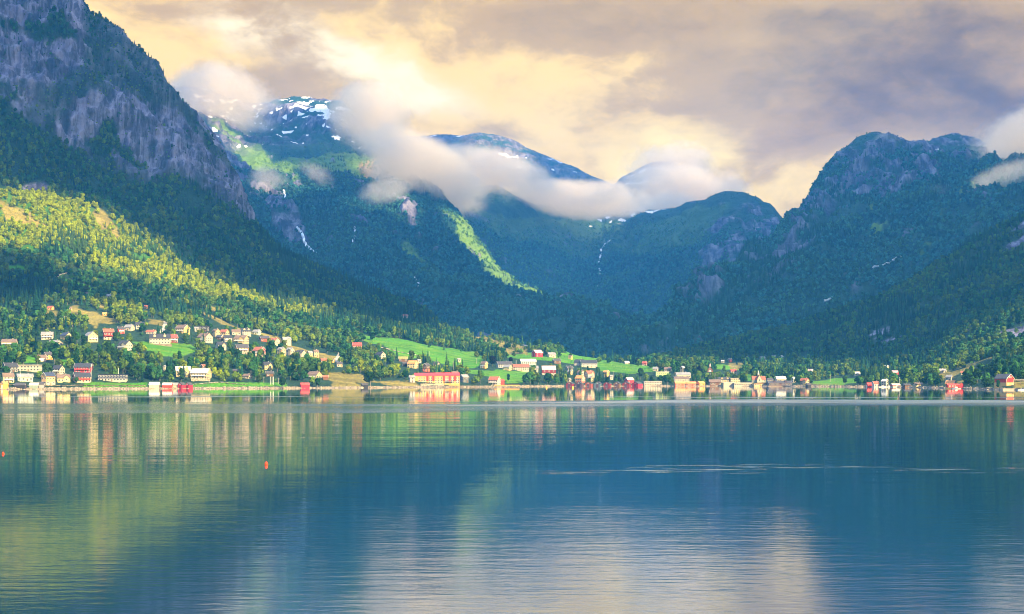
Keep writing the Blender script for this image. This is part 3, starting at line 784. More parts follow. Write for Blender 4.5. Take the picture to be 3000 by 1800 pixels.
# ---------------------------------------------------------------- tree shapes
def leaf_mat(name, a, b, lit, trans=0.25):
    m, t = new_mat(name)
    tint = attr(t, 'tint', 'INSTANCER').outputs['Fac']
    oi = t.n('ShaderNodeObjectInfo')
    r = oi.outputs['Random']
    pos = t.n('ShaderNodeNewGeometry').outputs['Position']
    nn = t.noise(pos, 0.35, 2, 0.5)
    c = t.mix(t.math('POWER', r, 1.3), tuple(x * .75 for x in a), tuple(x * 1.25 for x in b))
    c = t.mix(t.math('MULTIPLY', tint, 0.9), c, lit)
    c = t.mix(t.ramp(nn, 0.35, 0.7), c, t.mix(1.0, c, (0.62, 0.62, 0.62), 'MULTIPLY'))
    bs = t.n('ShaderNodeBsdfDiffuse'); t.put(bs.inputs['Color'], c)
    tr = t.n('ShaderNodeBsdfTranslucent'); t.put(tr.inputs['Color'], c)
    mx = t.n('ShaderNodeMixShader'); mx.inputs[0].default_value = trans
    t.t.links.new(bs.outputs[0], mx.inputs[1]); t.t.links.new(tr.outputs[0], mx.inputs[2])
    o = t.n('ShaderNodeOutputMaterial'); t.t.links.new(mx.outputs[0], o.inputs['Surface'])
    return m
M_LEAF = leaf_mat('broad_leaves', (0.010, 0.052, 0.018), (0.050, 0.155, 0.036), (0.37, 0.43, 0.003))  # last colour holds the sunlight of the bright slope band
M_FARLEAF = leaf_mat('mountain_birch', (0.010, 0.062, 0.044), (0.050, 0.19, 0.16), (0.20, 0.36, 0.02))  # blue of the shaded distance put into the leaf colour
M_NEEDLE = leaf_mat('spruce_needles', (0.006, 0.030, 0.020), (0.020, 0.075, 0.040), (0.06, 0.11, 0.03), 0.1)
m, t = new_mat('tree_bark')
pos = t.n('ShaderNodeTexCoord').outputs['Object']
finish(t, t.mix(t.ramp(t.noise(t.mapping(pos, (3, 3, .6)), 2.0, 4), .4, .6), (0.10, 0.075, 0.05), (0.26, 0.23, 0.19)), 0.9)
M_BARK = m

def crown_broad(rs, h, rw, base, nleaf, leaf, nlobes=7, squash=1.0):
    """leaf sprays spread over several lobes"""
    lobes = []
    for i in range(nlobes):
        a = rs.uniform(0, 2 * math.pi); rr = rs.uniform(0.15, 0.62) * rw
        z = base + (h - base) * rs.uniform(0.22, 0.8)
        taper = 1.0 - 0.55 * abs((z - base) / (h - base) - 0.42)
        lobes.append((math.cos(a) * rr * taper, math.sin(a) * rr * taper, z, rw * rs.uniform(0.42, 0.62) * taper))
    lobes.append((0, 0, base + (h - base) * 0.74, rw * 0.5))
    lobes.append((0, 0, base + (h - base) * 0.4, rw * 0.72))
    V, Fc = [], []
    for i in range(nleaf):
        lx_, ly_, lz_, lr = lobes[rs.integers(len(lobes))]
        d = rs.normal(size=3); d[2] = d[2] * 0.9 + 0.25; d /= np.linalg.norm(d)
        p = np.array([lx_, ly_, lz_]) + d * lr * rs.uniform(0.72, 1.06) * np.array([1, 1, squash])
        p[2] = min(max(p[2], base * 0.6), h)
        n = d + rs.normal(size=3) * 0.42; n /= np.linalg.norm(n)
        u = np.cross(n, rs.normal(size=3)); u /= np.linalg.norm(u) + 1e-9
        v = np.cross(n, u)
        s = leaf * rs.uniform(0.65, 1.25)
        k = len(V)
        for (a, b) in ((-1, -.35), (-.2, -1), (1, -.2), (.55, .8), (-.6, .7)):
            V.append(tuple(p + u * a * s + v * b * s + n * rs.uniform(-.12, .12) * s))
        Fc.append((k, k + 1, k + 2, k + 3, k + 4))
    return V, Fc
def crown_spruce(rs, h, rw, base, tiers, per, droop=0.35):
    V, Fc = [], []
    for i in range(tiers):
        f = i / (tiers - 1)
        z = base + (h - base) * (0.04 + 0.9 * f ** 0.92)
        r = rw * (1 - f) ** 0.85 * rs.uniform(0.82, 1.12) + 0.15
        n = max(4, int(per * (1 - 0.55 * f)))
        for k_ in range(n):
            a = 2 * math.pi * (k_ + rs.uniform(-.3, .3)) / n
            L = r * rs.uniform(0.75, 1.15)
            wd = L * 0.42 + 0.2
            dr = L * droop + rs.uniform(0, .3)
            c, s = math.cos(a), math.sin(a)
            k = len(V)
            up = (h - base) / tiers * 0.9
            V += [(c * .1, s * .1, z + up), (c * L * .6 - s * wd, s * L * .6 + c * wd, z - dr * .4), (c * L, s * L, z - dr), (c * L * .6 + s * wd, s * L * .6 - c * wd, z - dr * .4)]
            Fc.append((k, k + 1, k + 2, k + 3))
    return V, Fc
def trunk_geo(rs, h, r, limbs=4):
    V, Fc = [], []
    def tube(p0, p1, r0, r1, n=5):
        p0, p1 = np.array(p0, float), np.array(p1, float)
        d = p1 - p0; d /= np.linalg.norm(d)
        u = np.cross(d, [0.3, 0.9, 0.1]); u /= np.linalg.norm(u); v = np.cross(d, u)
        k = len(V)
        for p, q in ((p0, r0), (p1, r1)):
            for i in range(n):
                a = 2 * math.pi * i / n
                V.append(tuple(p + (u * math.cos(a) + v * math.sin(a)) * q))
        for i in range(n):
            j = (i + 1) % n
            Fc.append((k + i, k + j, k + n + j, k + n + i))
        Fc.append(tuple(k + n + i for i in range(n)))
    tube((0, 0, -1.5), (0.1, 0.05, h * .45), r, r * .7)
    tube((0.1, 0.05, h * .45), (0, 0, h * .9), r * .7, r * .2)
    for i in range(limbs):
        a = 2 * math.pi * (i + rs.uniform(0, .5)) / limbs
        z = h * rs.uniform(.3, .55)
        L = h * rs.uniform(.2, .3)
        tube((0.05, 0.03, z), (math.cos(a) * L, math.sin(a) * L, z + L * .8), r * .4, r * .12, 4)
    return V, Fc
def mesh_of(name, V, Fc, mat):
    me = bpy.data.meshes.new(name)
    me.from_pydata([tuple(map(float, v)) for v in V], [], Fc)
    me.materials.append(mat)
    me.update()
    return me
TREES = []     # (kind, crown mesh, trunk mesh)
for i, (kind, h, rw, base, nl, lf, nlob, sq) in enumerate((
        ('round', 11, 4.2, 1.8, 520, 0.62, 8, 0.9), ('round', 9.5, 4.6, 1.2, 540, 0.66, 9, 0.8), ('tall', 14.5, 3.6, 2.6, 560, 0.60, 9, 1.15),
        ('tall', 13, 3.0, 2.0, 460, 0.56, 8, 1.2), ('bush', 5.2, 3.3, 0.3, 380, 0.5, 7, 0.75), ('wide', 12.5, 5.6, 2.2, 700, 0.72, 11, 0.85))):
    rs = np.random.default_rng(100 + i)
    V, Fc = crown_broad(rs, h, rw, base, nl, lf, nlob, sq)
    V2, F2 = trunk_geo(rs, h, 0.24 if kind != 'bush' else .12)
    TREES.append((kind, mesh_of('crown', V, Fc, M_LEAF), mesh_of('trunk', V2, F2, M_BARK)))
for i, (h, rw, base, ti, per) in enumerate(((15, 3.0, .8, 12, 11), (12, 2.7, .5, 10, 10), (17.5, 3.3, 1.4, 14, 11))):
    rs = np.random.default_rng(200 + i)
    V, Fc = crown_spruce(rs, h, rw, base, ti, per)
    V2, F2 = trunk_geo(rs, h, 0.22, 0)
    TREES.append(('spruce', mesh_of('crown', V, Fc, M_NEEDLE), mesh_of('trunk', V2, F2, M_BARK)))
# lighter shapes for woods on the mountains
def proto_coll(name, items):
    c = bpy.data.collections.new(name)
    for i, me in enumerate(items):
        ob = bpy.data.objects.new('%s_%02d' % (name, i), me)
        c.objects.link(ob)
    return c
def join_geo(parts, mats):
    me = bpy.data.meshes.new('wood_tree')
    V, Fc, mi = [], [], []
    for k, (v, f) in enumerate(parts):
        o_ = len(V); V += [tuple(map(float, q)) for q in v]
        Fc += [tuple(a + o_ for a in q) for q in f]; mi += [k] * len(f)
    me.from_pydata(V, [], Fc)
    for m_ in mats: me.materials.append(m_)
    me.polygons.foreach_set('material_index', mi)
    me.update()
    return me
items = []
for i, (h, rw, base, nl, lf, nlob, sq) in enumerate(((10.5, 4.3, 1.2, 230, 0.92, 7, 0.9), (9, 4.6, .8, 230, 0.95, 8, 0.8), (13, 3.5, 1.6, 230, 0.85, 7, 1.15), (6, 3.6, .3, 170, 0.8, 6, 0.75))):
    rs = np.random.default_rng(300 + i)
    items.append(join_geo([crown_broad(rs, h, rw, base, nl, lf, nlob, sq), trunk_geo(rs, h, .2, 0)], [M_LEAF, M_BARK]))
for i, (h, rw, base, ti, per) in enumerate(((14, 2.8, .8, 9, 8), (17, 3.0, 1.0, 10, 8))):
    rs = np.random.default_rng(400 + i)
    items.append(join_geo([crown_spruce(rs, h, rw, base, ti, per), trunk_geo(rs, h, .2, 0)], [M_NEEDLE, M_BARK]))
NEARWOOD = proto_coll('near_wood', items)
items = []
for i, (h, rw, base, nl, lf, nlob, sq) in enumerate(((9, 5.0, .3, 70, 1.6, 6, 0.8), (8, 4.4, .3, 60, 1.5, 5, 0.9), (11, 4.6, .5, 70, 1.5, 6, 1.0))):
    rs = np.random.default_rng(500 + i)
    items.append(join_geo([crown_broad(rs, h, rw, base, nl, lf, nlob, sq)], [M_FARLEAF]))
rs = np.random.default_rng(510)
items.append(join_geo([crown_spruce(rs, 14, 3.2, .4, 6, 7)], [M_NEEDLE]))
FARWOOD = proto_coll('far_wood', items)

def scatter_tree(coll):
    g = bpy.data.node_groups.new('wood', 'GeometryNodeTree')
    g.interface.new_socket('Geometry', in_out='INPUT', socket_type='NodeSocketGeometry')
    g.interface.new_socket('Geometry', in_out='OUTPUT', socket_type='NodeSocketGeometry')
    N = g.nodes.new; L = g.links.new
    gi, go = N('NodeGroupInput'), N('NodeGroupOutput')
    ci = N('GeometryNodeCollectionInfo'); ci.inputs['Collection'].default_value = coll
    ci.inputs['Separate Children'].default_value = True; ci.inputs['Reset Children'].default_value = True
    ip = N('GeometryNodeInstanceOnPoints'); ip.inputs['Pick Instance'].default_value = True
    def na(nm, typ):
        a = N('GeometryNodeInputNamedAttribute'); a.data_type = typ; a.inputs['Name'].default_value = nm
        return a.outputs[0]
    L(gi.outputs[0], ip.inputs['Points']); L(ci.outputs[0], ip.inputs['Instance'])
    L(na('pick', 'INT'), ip.inputs['Instance Index']); L(na('rot', 'FLOAT_VECTOR'), ip.inputs['Rotation']); L(na('scl', 'FLOAT_VECTOR'), ip.inputs['Scale'])
    L(ip.outputs[0], go.inputs[0])
    return g
G_NEAR, G_FAR = scatter_tree(NEARWOOD), scatter_tree(FARWOOD)
def wood(name, P, scl, pick, tint, group, label):
    n = len(P)
    me = bpy.data.meshes.new(name)
    me.vertices.add(n); me.vertices.foreach_set('co', np.asarray(P, np.float32).reshape(-1))
    def at(nm, typ, arr, key='value'):
        a = me.attributes.new(nm, typ, 'POINT'); a.data.foreach_set(key, arr)
    rot = np.zeros((n, 3), np.float32); rot[:, 2] = RNG.uniform(0, 6.28, n); rot[:, :2] = RNG.normal(0, .05, (n, 2))
    at('rot', 'FLOAT_VECTOR', rot.reshape(-1), 'vector')
    at('scl', 'FLOAT_VECTOR', np.asarray(scl, np.float32).reshape(-1), 'vector')
    at('pick', 'INT', np.asarray(pick, np.int32)); at('tint', 'FLOAT', np.asarray(tint, np.float32))
    ob = bpy.data.objects.new(name, me); COL.objects.link(ob)
    md = ob.modifiers.new('wood', 'NODES'); md.node_group = group
    tag(ob, label=label, cat='forest', kind='stuff')
    return ob
def sample(s, mask, spacing):
    """points on a sheet, about one per spacing^2 of ground times mask"""
    A = np.stack([s.X, s.Y, s.Z], -1)
    a = A[:-1, :-1]; ar = np.linalg.norm(np.cross(A[:-1, 1:] - a, A[1:, :-1] - a), axis=-1)
    mk = (mask[:-1, :-1] + mask[1:, 1:]) / 2
    lam = ar * mk / spacing ** 2
    n = RNG.poisson(lam)
    I0, J0 = np.nonzero(n)
    cnt = n[I0, J0]
    I, J = np.repeat(I0, cnt), np.repeat(J0, cnt)
    u, v = RNG.uniform(0, 1, len(I)), RNG.uniform(0, 1, len(I))
    P = (A[I, J] * ((1 - u) * (1 - v))[:, None] + A[I, J + 1] * (u * (1 - v))[:, None] + A[I + 1, J] * ((1 - u) * v)[:, None] + A[I + 1, J + 1] * (u * v)[:, None])
    return P, I, J
def facing(s):
    n = s.normals()
    V = np.stack([-s.X, -s.Y, HC - s.Z], -1)
    V /= np.linalg.norm(V, axis=-1, keepdims=True)
    d = (n * V).sum(-1)
    d = np.where(n[..., 2] < 0, -d, d)
    return (blur(d > -0.08, 2) > 0.05)
# woods of the mountains
for s, rk, sn, me_, ymin, sp, lab, sz in ((mB, rB, snB, meB, 455, 10.5, 'blue green birch wood covering the steep snowy mountain behind the village', 1.0),
                                          (mC, rC, snC, meC, 640, 13.0, 'dark wood on the slopes at the head of the valley', 1.05),
                                          (mE, rE, snE, rE * 0, 430, 10.0, 'dark blue green wood on the big mountain beyond the right shore', 1.0)):
    fade = smooth(s.PY0, ymin, ymin + 110)
    dens = facing(s) * (1 - np.clip(rk * 1.25, 0, 0.93)) * (1 - np.clip(me_, 0, .8)) * (1 - sn) * (0.06 + 0.94 * fade)
    dens = dens * smooth(fbm(s.X / 110, s.Y / 110, s.Z / 110, 4, 151) + 1.0, 0, 0.5) * (s.T < s.ncr - 0.8)
    dens = np.where(s.PY0 > 1090, 0, dens)
    P, I, J = sample(s, dens, sp)
    k = len(P)
    fd = fade[I, J]
    sc_ = (0.55 + 0.45 * fd) * sz * RNG.uniform(0.7, 1.3, k)
    scl = np.stack([sc_, sc_, sc_ * RNG.uniform(0.85, 1.2, k)], -1)
    con = (fbm(P[:, 0] / 160, P[:, 1] / 160, P[:, 2] / 160, 3, 161) + RNG.normal(0, .25, k)) > 0.55
    if s is mC: con &= False
    if s is mE:    # spruce grows along the shoulder that falls to the valley mouth
        qx, qy = 1500 + P[:, 0] / P[:, 1] * F, YH - (P[:, 2] - HC) / P[:, 1] * F
        con |= inpoly(qx, qy, [(1850, 1070), (1890, 990), (2085, 880), (2240, 750), (2330, 670), (2400, 560), (2470, 590), (2390, 720), (2290, 820), (2150, 920), (2010, 1000), (1900, 1065)]) & (RNG.uniform(0, 1, k) < .85)
    pick = np.where(con, 3, RNG.integers(0, 3, k))
    tint = np.clip((0.16 if s is mC else 0.10) + 0.25 * fbm(P[:, 0] / 140, P[:, 1] / 140, P[:, 2] / 140, 4, 171) + RNG.normal(0, .07, k), 0, 1)
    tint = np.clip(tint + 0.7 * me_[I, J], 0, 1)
    wood('forest', P - [0, 0, .6], scl, pick, tint, G_FAR, lab)
    print('wood', lab[:30], k)
# ---------------------------------------------------------------- buildings
def paint(name, c, wear=0.14):
    m, t = new_mat(name)
    pos = t.n('ShaderNodeTexCoord').outputs['Object']
    n1 = t.noise(t.mapping(pos, (1, 1, .35)), 0.9, 4, 0.6)
    bo = t.n('ShaderNodeTexWave'); bo.bands_direction = 'Z'
    t.put(bo.inputs['Vector'], pos); bo.inputs['Scale'].default_value = 1.6
    col = t.mix(t.ramp(n1, .3, .7), tuple(x * (1 - wear) for x in c), tuple(min(1, x * (1 + wear * .5)) for x in c))
    finish(t, col, 0.75, 0.25, bo.outputs['Fac'], 0.25, 0.05)
    return m
def roofing(name, c):
    m, t = new_mat(name)
    pos = t.n('ShaderNodeTexCoord').outputs['Object']
    n1 = t.noise(pos, 0.7, 5, 0.6)
    wv = t.n('ShaderNodeTexWave'); wv.bands_direction = 'Y'
    t.put(wv.inputs['Vector'], pos); wv.inputs['Scale'].default_value = 0.9
    col = t.mix(t.ramp(n1, .3, .7), tuple(x * .72 for x in c), tuple(x * 1.2 for x in c))
    finish(t, col, 0.7, 0.3, wv.outputs['Fac'], 0.3, 0.08)
    return m
WALLC = dict(white=(.40, .35, .25), cream=(.40, .30, .14), beige=(.42, .35, .25), yellow=(.60, .36, .07), paleyellow=(.58, .46, .19), orange=(.66, .27, .06), amber=(.56, .29, .075), tan=(.62, .36, .13),
             red=(.48, .035, .025), crimson=(.42, .02, .04), maroon=(.17, .02, .025), brown=(.13, .065, .035), brownred=(.24, .055, .03), navy=(.02, .03, .075), black=(.022, .022, .028), grey=(.26, .26, .27),
             darkgrey=(.075, .085, .09), greygreen=(.20, .24, .20), palegreen=(.42, .48, .36), pink=(.70, .42, .34), stone=(.34, .28, .22), lime=(.42, .58, .16), blue=(.10, .13, .34), bluegrey=(.09, .13, .15), plum=(.08, .045, .06), orangered=(.62, .13, .05))
ROOFC = dict(black=(.035, .036, .045), grey=(.22, .21, .21), brown=(.15, .10, .075), redbrown=(.30, .09, .05), red=(.42, .06, .045), bright=(.62, .045, .05), darkblue=(.035, .045, .085), pale=(.50, .47, .42), orange=(.62, .24, .07), grass=(.22, .20, .05), pinkgrey=(.46, .33, .32), dark=(.06, .055, .06))
MW = {k: paint('paint_' + k, v) for k, v in WALLC.items()}
MR = {k: roofing('roof_' + k, v) for k, v in ROOFC.items()}
m, t = new_mat('window_glass')
finish(t, t.mix(t.n('ShaderNodeObjectInfo').outputs['Random'], (.02, .025, .03), (.06, .07, .085)), 0.12, 0.6)
M_GLASS = m
M_TRIM = paint('white_trim', (.62, .59, .53), .05)
m, t = new_mat('pier_timber')
pos = t.n('ShaderNodeTexCoord').outputs['Object']
finish(t, t.mix(t.ramp(t.noise(t.mapping(pos, (.3, 3, 3)), 1.2, 4), .35, .65), (.10, .075, .055), (.27, .22, .17)), .9)
M_TIMBER = m

class MB:
    def __init__(s): s.v, s.f, s.m = [], [], []
    def box(s, x0, x1, y0, y1, z0, z1, mi=0):
        k = len(s.v)
        s.v += [(x, y, z) for z in (z0, z1) for y in (y0, y1) for x in (x0, x1)]
        s.f += [(k, k + 2, k + 3, k + 1), (k + 4, k + 5, k + 7, k + 6), (k, k + 1, k + 5, k + 4), (k + 2, k + 6, k + 7, k + 3), (k, k + 4, k + 6, k + 2), (k + 1, k + 3, k + 7, k + 5)]
        s.m += [mi] * 6
        return s
    def poly(s, pts, faces, mi=0):
        k = len(s.v); s.v += list(pts); s.f += [tuple(k + i for i in f) for f in faces]; s.m += [mi] * len(faces)
        return s
    def cyl(s, p0, p1, r0, r1=None, n=8, mi=0):
        r1 = r0 if r1 is None else r1
        p0, p1 = Vector(p0), Vector(p1); d = (p1 - p0).normalized()
        u = d.orthogonal().normalized(); v = d.cross(u); k = len(s.v)
        for p, r in ((p0, r0), (p1, r1)):
            s.v += [tuple(p + (u * math.cos(6.2832 * i / n) + v * math.sin(6.2832 * i / n)) * r) for i in range(n)]
        s.f += [(k + i, k + (i + 1) % n, k + n + (i + 1) % n, k + n + i) for i in range(n)] + [tuple(k + n + i for i in range(n)), tuple(k + n - 1 - i for i in range(n))]
        s.m += [mi] * (n + 2)
        return s
    def mesh(s, name, mats):
        me = bpy.data.meshes.new(name); me.from_pydata(s.v, [], s.f)
        for m_ in (mats if isinstance(mats, (list, tuple)) else [mats]): me.materials.append(m_)
        me.polygons.foreach_set('material_index', s.m); me.update()
        return me
    def build(s, name, mats, parent=None, loc=(0, 0, 0), rz=0):
        o = bpy.data.objects.new(name, s.mesh(name, mats)); COL.objects.link(o)
        o.parent = parent; o.location = loc; o.rotation_euler = (0, 0, rz)
        return o
def empty(name, loc, rz=0):
    o = bpy.data.objects.new(name, None); o.empty_display_size = 1; COL.objects.link(o)
    o.location = loc; o.rotation_euler = (0, 0, rz)
    return o
_wm = {}
def window(parent, loc, rz, wd=1.35, ht=1.45):
    """pane in a frame; the pane is a sub-part. loc on the wall face, looking along -Y before rz"""
    k = (round(wd, 2), round(ht, 2))
    if k not in _wm:
        f = 0.16
        fr = MB().box(-wd / 2 - f, wd / 2 + f, -.07, .0, ht / 2, ht / 2 + f).box(-wd / 2 - f, wd / 2 + f, -.07, .0, -ht / 2 - f, -ht / 2).box(-wd / 2 - f, -wd / 2, -.07, .0, -ht / 2, ht / 2).box(wd / 2, wd / 2 + f, -.07, .0, -ht / 2, ht / 2)
        pn = MB().box(-wd / 2, wd / 2, -.035, .0, -ht / 2, ht / 2)
        _wm[k] = (fr.mesh('window', M_TRIM), pn.mesh('pane', M_GLASS))
    a, b = _wm[k]
    o = bpy.data.objects.new('window', a); COL.objects.link(o); o.parent = parent; o.location = loc; o.rotation_euler = (0, 0, rz)
    p = bpy.data.objects.new('pane', b); COL.objects.link(p); p.parent = o
_dm = {}
def door(parent, loc, rz, mat=None, wd=1.1, ht=2.1):
    mat = mat or MW['brown']
    k = (wd, ht, mat.name)
    if k not in _dm: _dm[k] = MB().box(-wd / 2, wd / 2, -.06, 0, 0, ht).mesh('door', mat)
    o = bpy.data.objects.new('door', _dm[k]); COL.objects.link(o); o.parent = parent; o.location = loc; o.rotation_euler = (0, 0, rz)
BUILT = []      # (x0, x1, ytop, ybase, D, short phrase)
def ground_at(px, py, pad=0):
    D = land.hit(px, py)
    z = HC + (YH - py) / F * D
    return (px - 1500) / F * D, D, z
def gable_roof(L, B, hw, hr, ov=0.5, th=0.24):
    """ridge along X; two slabs that meet at the ridge"""
    m_ = MB()
    a = L / 2 + ov
    sl = hr / (B / 2)
    e = B / 2 + ov
    ze = hw - sl * ov
    up = 0.02
    pts = [(-a, -e, ze + up), (a, -e, ze + up), (a, 0, hw + hr + up), (-a, 0, hw + hr + up), (a, e, ze + up), (-a, e, ze + up)]
    top = [(x, y, z + th) for x, y, z in pts]
    m_.poly(pts + top, [(6, 7, 8, 9), (9, 8, 10, 11), (1, 0, 3, 2), (2, 3, 5, 4), (0, 1, 7, 6), (5, 11, 10, 4), (1, 2, 8, 7), (2, 4, 10, 8), (3, 0, 6, 9), (5, 3, 9, 11)])
    return m_
def gable_walls(L, B, hw, hr, z0=-4.0):
    a, b = L / 2, B / 2
    pts = [(-a, -b, z0), (a, -b, z0), (a, b, z0), (-a, b, z0), (-a, -b, hw), (a, -b, hw), (a, b, hw), (-a, b, hw), (-a, 0, hw + hr), (a, 0, hw + hr)]
    return MB().poly(pts, [(0, 1, 5, 4), (2, 3, 7, 6), (1, 2, 6, 9, 5), (3, 0, 4, 8, 7), (4, 5, 9, 8), (6, 7, 8, 9)])
def building(x0, x1, yt, yb, th, wall, roof, label, kind='house', fx='', base=None, group=None):
    pxc = (x0 + x1) / 2
    X, D, Z = ground_at(pxc, yb)
    k = D / F
    w, h = (x1 - x0) * k * .92, (yb - yt) * k * .92
    th_r = math.radians(th)
    c, s = abs(math.cos(th_r)), abs(math.sin(th_r))
    ratio = 0.78
    if kind in ('boathouse',): ratio = 0.95
    flat = 'f' in fx
    L = w / (c + ratio * s); B = ratio * L
    if flat: B = min(L * 0.6, 9); L = max(4, (w - B * s) / c)
    B = min(B, 13)
    if c > 0.3: L = max(3, (w - B * s) / c)
    hr = 0.0 if flat else min(0.42 * h, 0.42 * B)
    hw = h - hr
    facing_rz = math.atan2(-X, D)
    root = empty(kind if kind in ('house', 'boathouse', 'barn', 'shed', 'cabin', 'villa', 'garage') else 'house', (X, D + B * .35, Z), th_r)
    cat = {'house': 'house', 'villa': 'house', 'cabin': 'cabin', 'garage': 'garage'}.get(kind, kind)
    tag(root, label, cat, group)
    wm, rm = MW[wall], MR[roof]
    if flat:
        MB().box(-L / 2, L / 2, -B / 2, B / 2, -4, hw).build('wall', wm, root)
        ro = MB().box(-L / 2 - .5, L / 2 + .5, -B / 2 - .6, B / 2 + .5, hw + .003, hw + .45).build('roof', rm, root)
    else:
        gable_walls(L, B, hw, hr).build('wall', wm, root)
        ro = gable_roof(L, B, hw, hr, .55 if kind in ('house', 'villa') else .3).build('roof', rm, root)
        if kind in ('house', 'villa') and w > 7:
            MB().box(-.4, .4, -.35, .35, -1.2, 1.0).build('chimney', MW['stone'] if wall in ('white', 'cream', 'beige') else MW['grey'], ro, (L * .22, B * .1, hw + hr))
        if kind in ('house', 'barn', 'villa') and wall not in ('white', 'cream', 'beige', 'paleyellow'):
            # pale barge boards along the gable edges
            for sx in (-1, 1):
                e = B / 2 + .55; sl = hr / (B / 2); xx = sx * (L / 2 + (.58 if kind in ('house', 'villa') else .33))
                y_ = [(-e, hw - sl * .55), (0, hw + hr), (e, hw - sl * .55)]
                x_a, x_b = xx - .05, xx + .05
                pts = [(x_a, y, z + .30) for y, z in y_] + [(x_a, y, z - .12) for y, z in y_] + [(x_b, y, z + .30) for y, z in y_] + [(x_b, y, z - .12) for y, z in y_]
                MB().poly(pts, [(0, 1, 4, 3), (1, 2, 5, 4), (7, 6, 9, 10), (8, 7, 10, 11), (6, 7, 1, 0), (7, 8, 2, 1), (3, 4, 10, 9), (4, 5, 11, 10), (0, 3, 9, 6), (2, 8, 11, 5)]).build('barge_board', M_TRIM, root)
    hb = 0
    if base:       # lower storey of another colour
        hb = min(2.6, hw * .45)
        MB().box(-L / 2 - .06, L / 2 + .06, -B / 2 - .06, B / 2 + .06, -4, hb).build('base_storey', MW[base], root)
    # windows on the sides that face the water
    sides = [((0, -B / 2, 0), 0, L), ((0, B / 2, 0), math.pi, L), ((L / 2, 0, 0), math.pi / 2, B), ((-L / 2, 0, 0), -math.pi / 2, B)]
    prd = .07 if base else .0
    nd = 0
    for (lx_, ly_, _), rz, ln in sides:
        nrm = Vector((math.sin(th_r + rz), -math.cos(th_r + rz)))
        face = nrm.dot(Vector((-X, -D)).normalized())
        if face < 0.16 or ln < 2.4: continue
        ax = Vector((math.cos(rz), math.sin(rz)))
        gab = abs(rz) == math.pi / 2 and not flat
        if kind in ('boathouse', 'shed', 'garage'):
            if gab or kind == 'garage':
                if kind == 'boathouse':
                    door(root, (lx_, ly_, 0.0), rz, MW['maroon'] if wall in ('red', 'crimson') else MW['plum' if wall != 'plum' else 'black'], ln * .42, hw * .8)
                else:
                    door(root, (lx_, ly_, 0.0), rz, M_TRIM, ln * .4, hw * .75)
            if gab and hr > 1.2: window(root, (lx_, ly_, hw + hr * .28), rz, .8, .8)
            continue
        rows = 2 if hw > 4.4 else 1
        n = max(1, min(9, int(ln / (2.7 if kind != 'barn' else 4.5))))
        for r_ in range(rows):
            zc = hw * (0.5 if rows == 1 else (0.26 if r_ == 0 else 0.74))
            for i in range(n):
                u = (i - (n - 1) / 2) * ln / n
                pr = 0.065 if base and zc < hb + .8 else 0.0
                dn = Vector((math.sin(rz), -math.cos(rz))) * pr
                if r_ == 0 and nd == 0 and i == n // 2 and not gab and ln > 5:
                    door(root, (lx_ + ax.x * u + dn.x, ly_ + ax.y * u + dn.y, 0), rz); nd = 1
                    continue
                window(root, (lx_ + ax.x * u + dn.x, ly_ + ax.y * u + dn.y, zc), rz, 1.6 if kind != 'barn' else .9, min(1.5, hw * .42))
        if gab and hr > 1.7 and B > 4:
            window(root, (lx_, ly_, hw + hr * .32), rz, 1.1, 1.2)
        if 'b' in fx and not gab or ('B' in fx and gab):
            dn = Vector((math.sin(rz), -math.cos(rz)))
            zb = max(hb, hw * .5)
            bl = MB().box(-ln * .42, ln * .42, -1.5, -.08, zb - .2, zb - .02).box(-ln * .42, ln * .42, -1.5, -1.4, zb - .02, zb + .95)
            for q in (-.4, 0, .4): bl.box(ln * q - .08, ln * q + .08, -1.46, -1.3, 0, zb - .2)
            bl.build('balcony', M_TRIM if 'r' not in fx else MW['red'], root, (lx_, ly_, 0), rz)
        if 'd' in fx and not gab:
            for q in ((-.25, .25) if ln > 9 else (0,)):
                dw = min(2.6, ln * .22)
                dm = gable_walls(B * .26, dw, hr * .42, dw * .4, 0)
                oD = dm.build('dormer', wm, root, (lx_ + ax.x * q * ln, ly_ * .52, hw + hr * .32), rz + math.pi / 2)
                gable_roof(B * .26, dw, hr * .42, dw * .4, .25, .15).build('dormer_roof', rm, oD)
        if 'g' in fx and not gab:      # cross gable towards the water
            gw = min(ln * .42, 6)
            oD = gable_walls(B * .5, gw, hw, min(hr * .9, gw * .45)).build('cross_gable', wm, root, (lx_ + ax.x * ln * .2, ly_ * .62, 0), rz + math.pi / 2)
            gable_roof(B * .5, gw, hw, min(hr * .9, gw * .45), .35).build('gable_roof', rm, oD)
            window(oD, (-B * .25, 0, hw * .62), -math.pi / 2, 1.3, 1.4)
    if 'c' in fx:      # glazed or timber deck in front
        MB().box(-L * .6, L * .6, -B / 2 - 4, -B / 2 - .1, -3, .25).build('terrace', M_TIMBER, root)
    BUILT.append((x0, x1, yt, yb, D, label))
    return root
H = building
# upper slope, scattered cabins and farmhouses
H(309, 329, 861, 874, 30, 'white', 'grey', 'small white house alone among trees high on the left slope')
H(250, 261, 856, 865, 10, 'white', 'brown', 'tiny pale hut half hidden in high birch wood', 'cabin')
H(137, 157, 896, 908, -15, 'orange', 'redbrown', 'small orange red cabin beside a big black spruce', 'cabin')
H(193, 211, 900, 908, 20, 'beige', 'brown', 'beige log cabin at the head of a golden meadow', 'cabin')
H(299, 313, 915, 925, 10, 'orange', 'orange', 'little orange hut in the golden meadow', 'cabin')
H(420, 433, 894, 905, 35, 'brown', 'redbrown', 'rusty brown cabin in dense trees above the white manor', 'cabin')
H(1177, 1196, 921, 932, -10, 'pink', 'redbrown', 'pink farmhouse alone on the dark wooded hill')
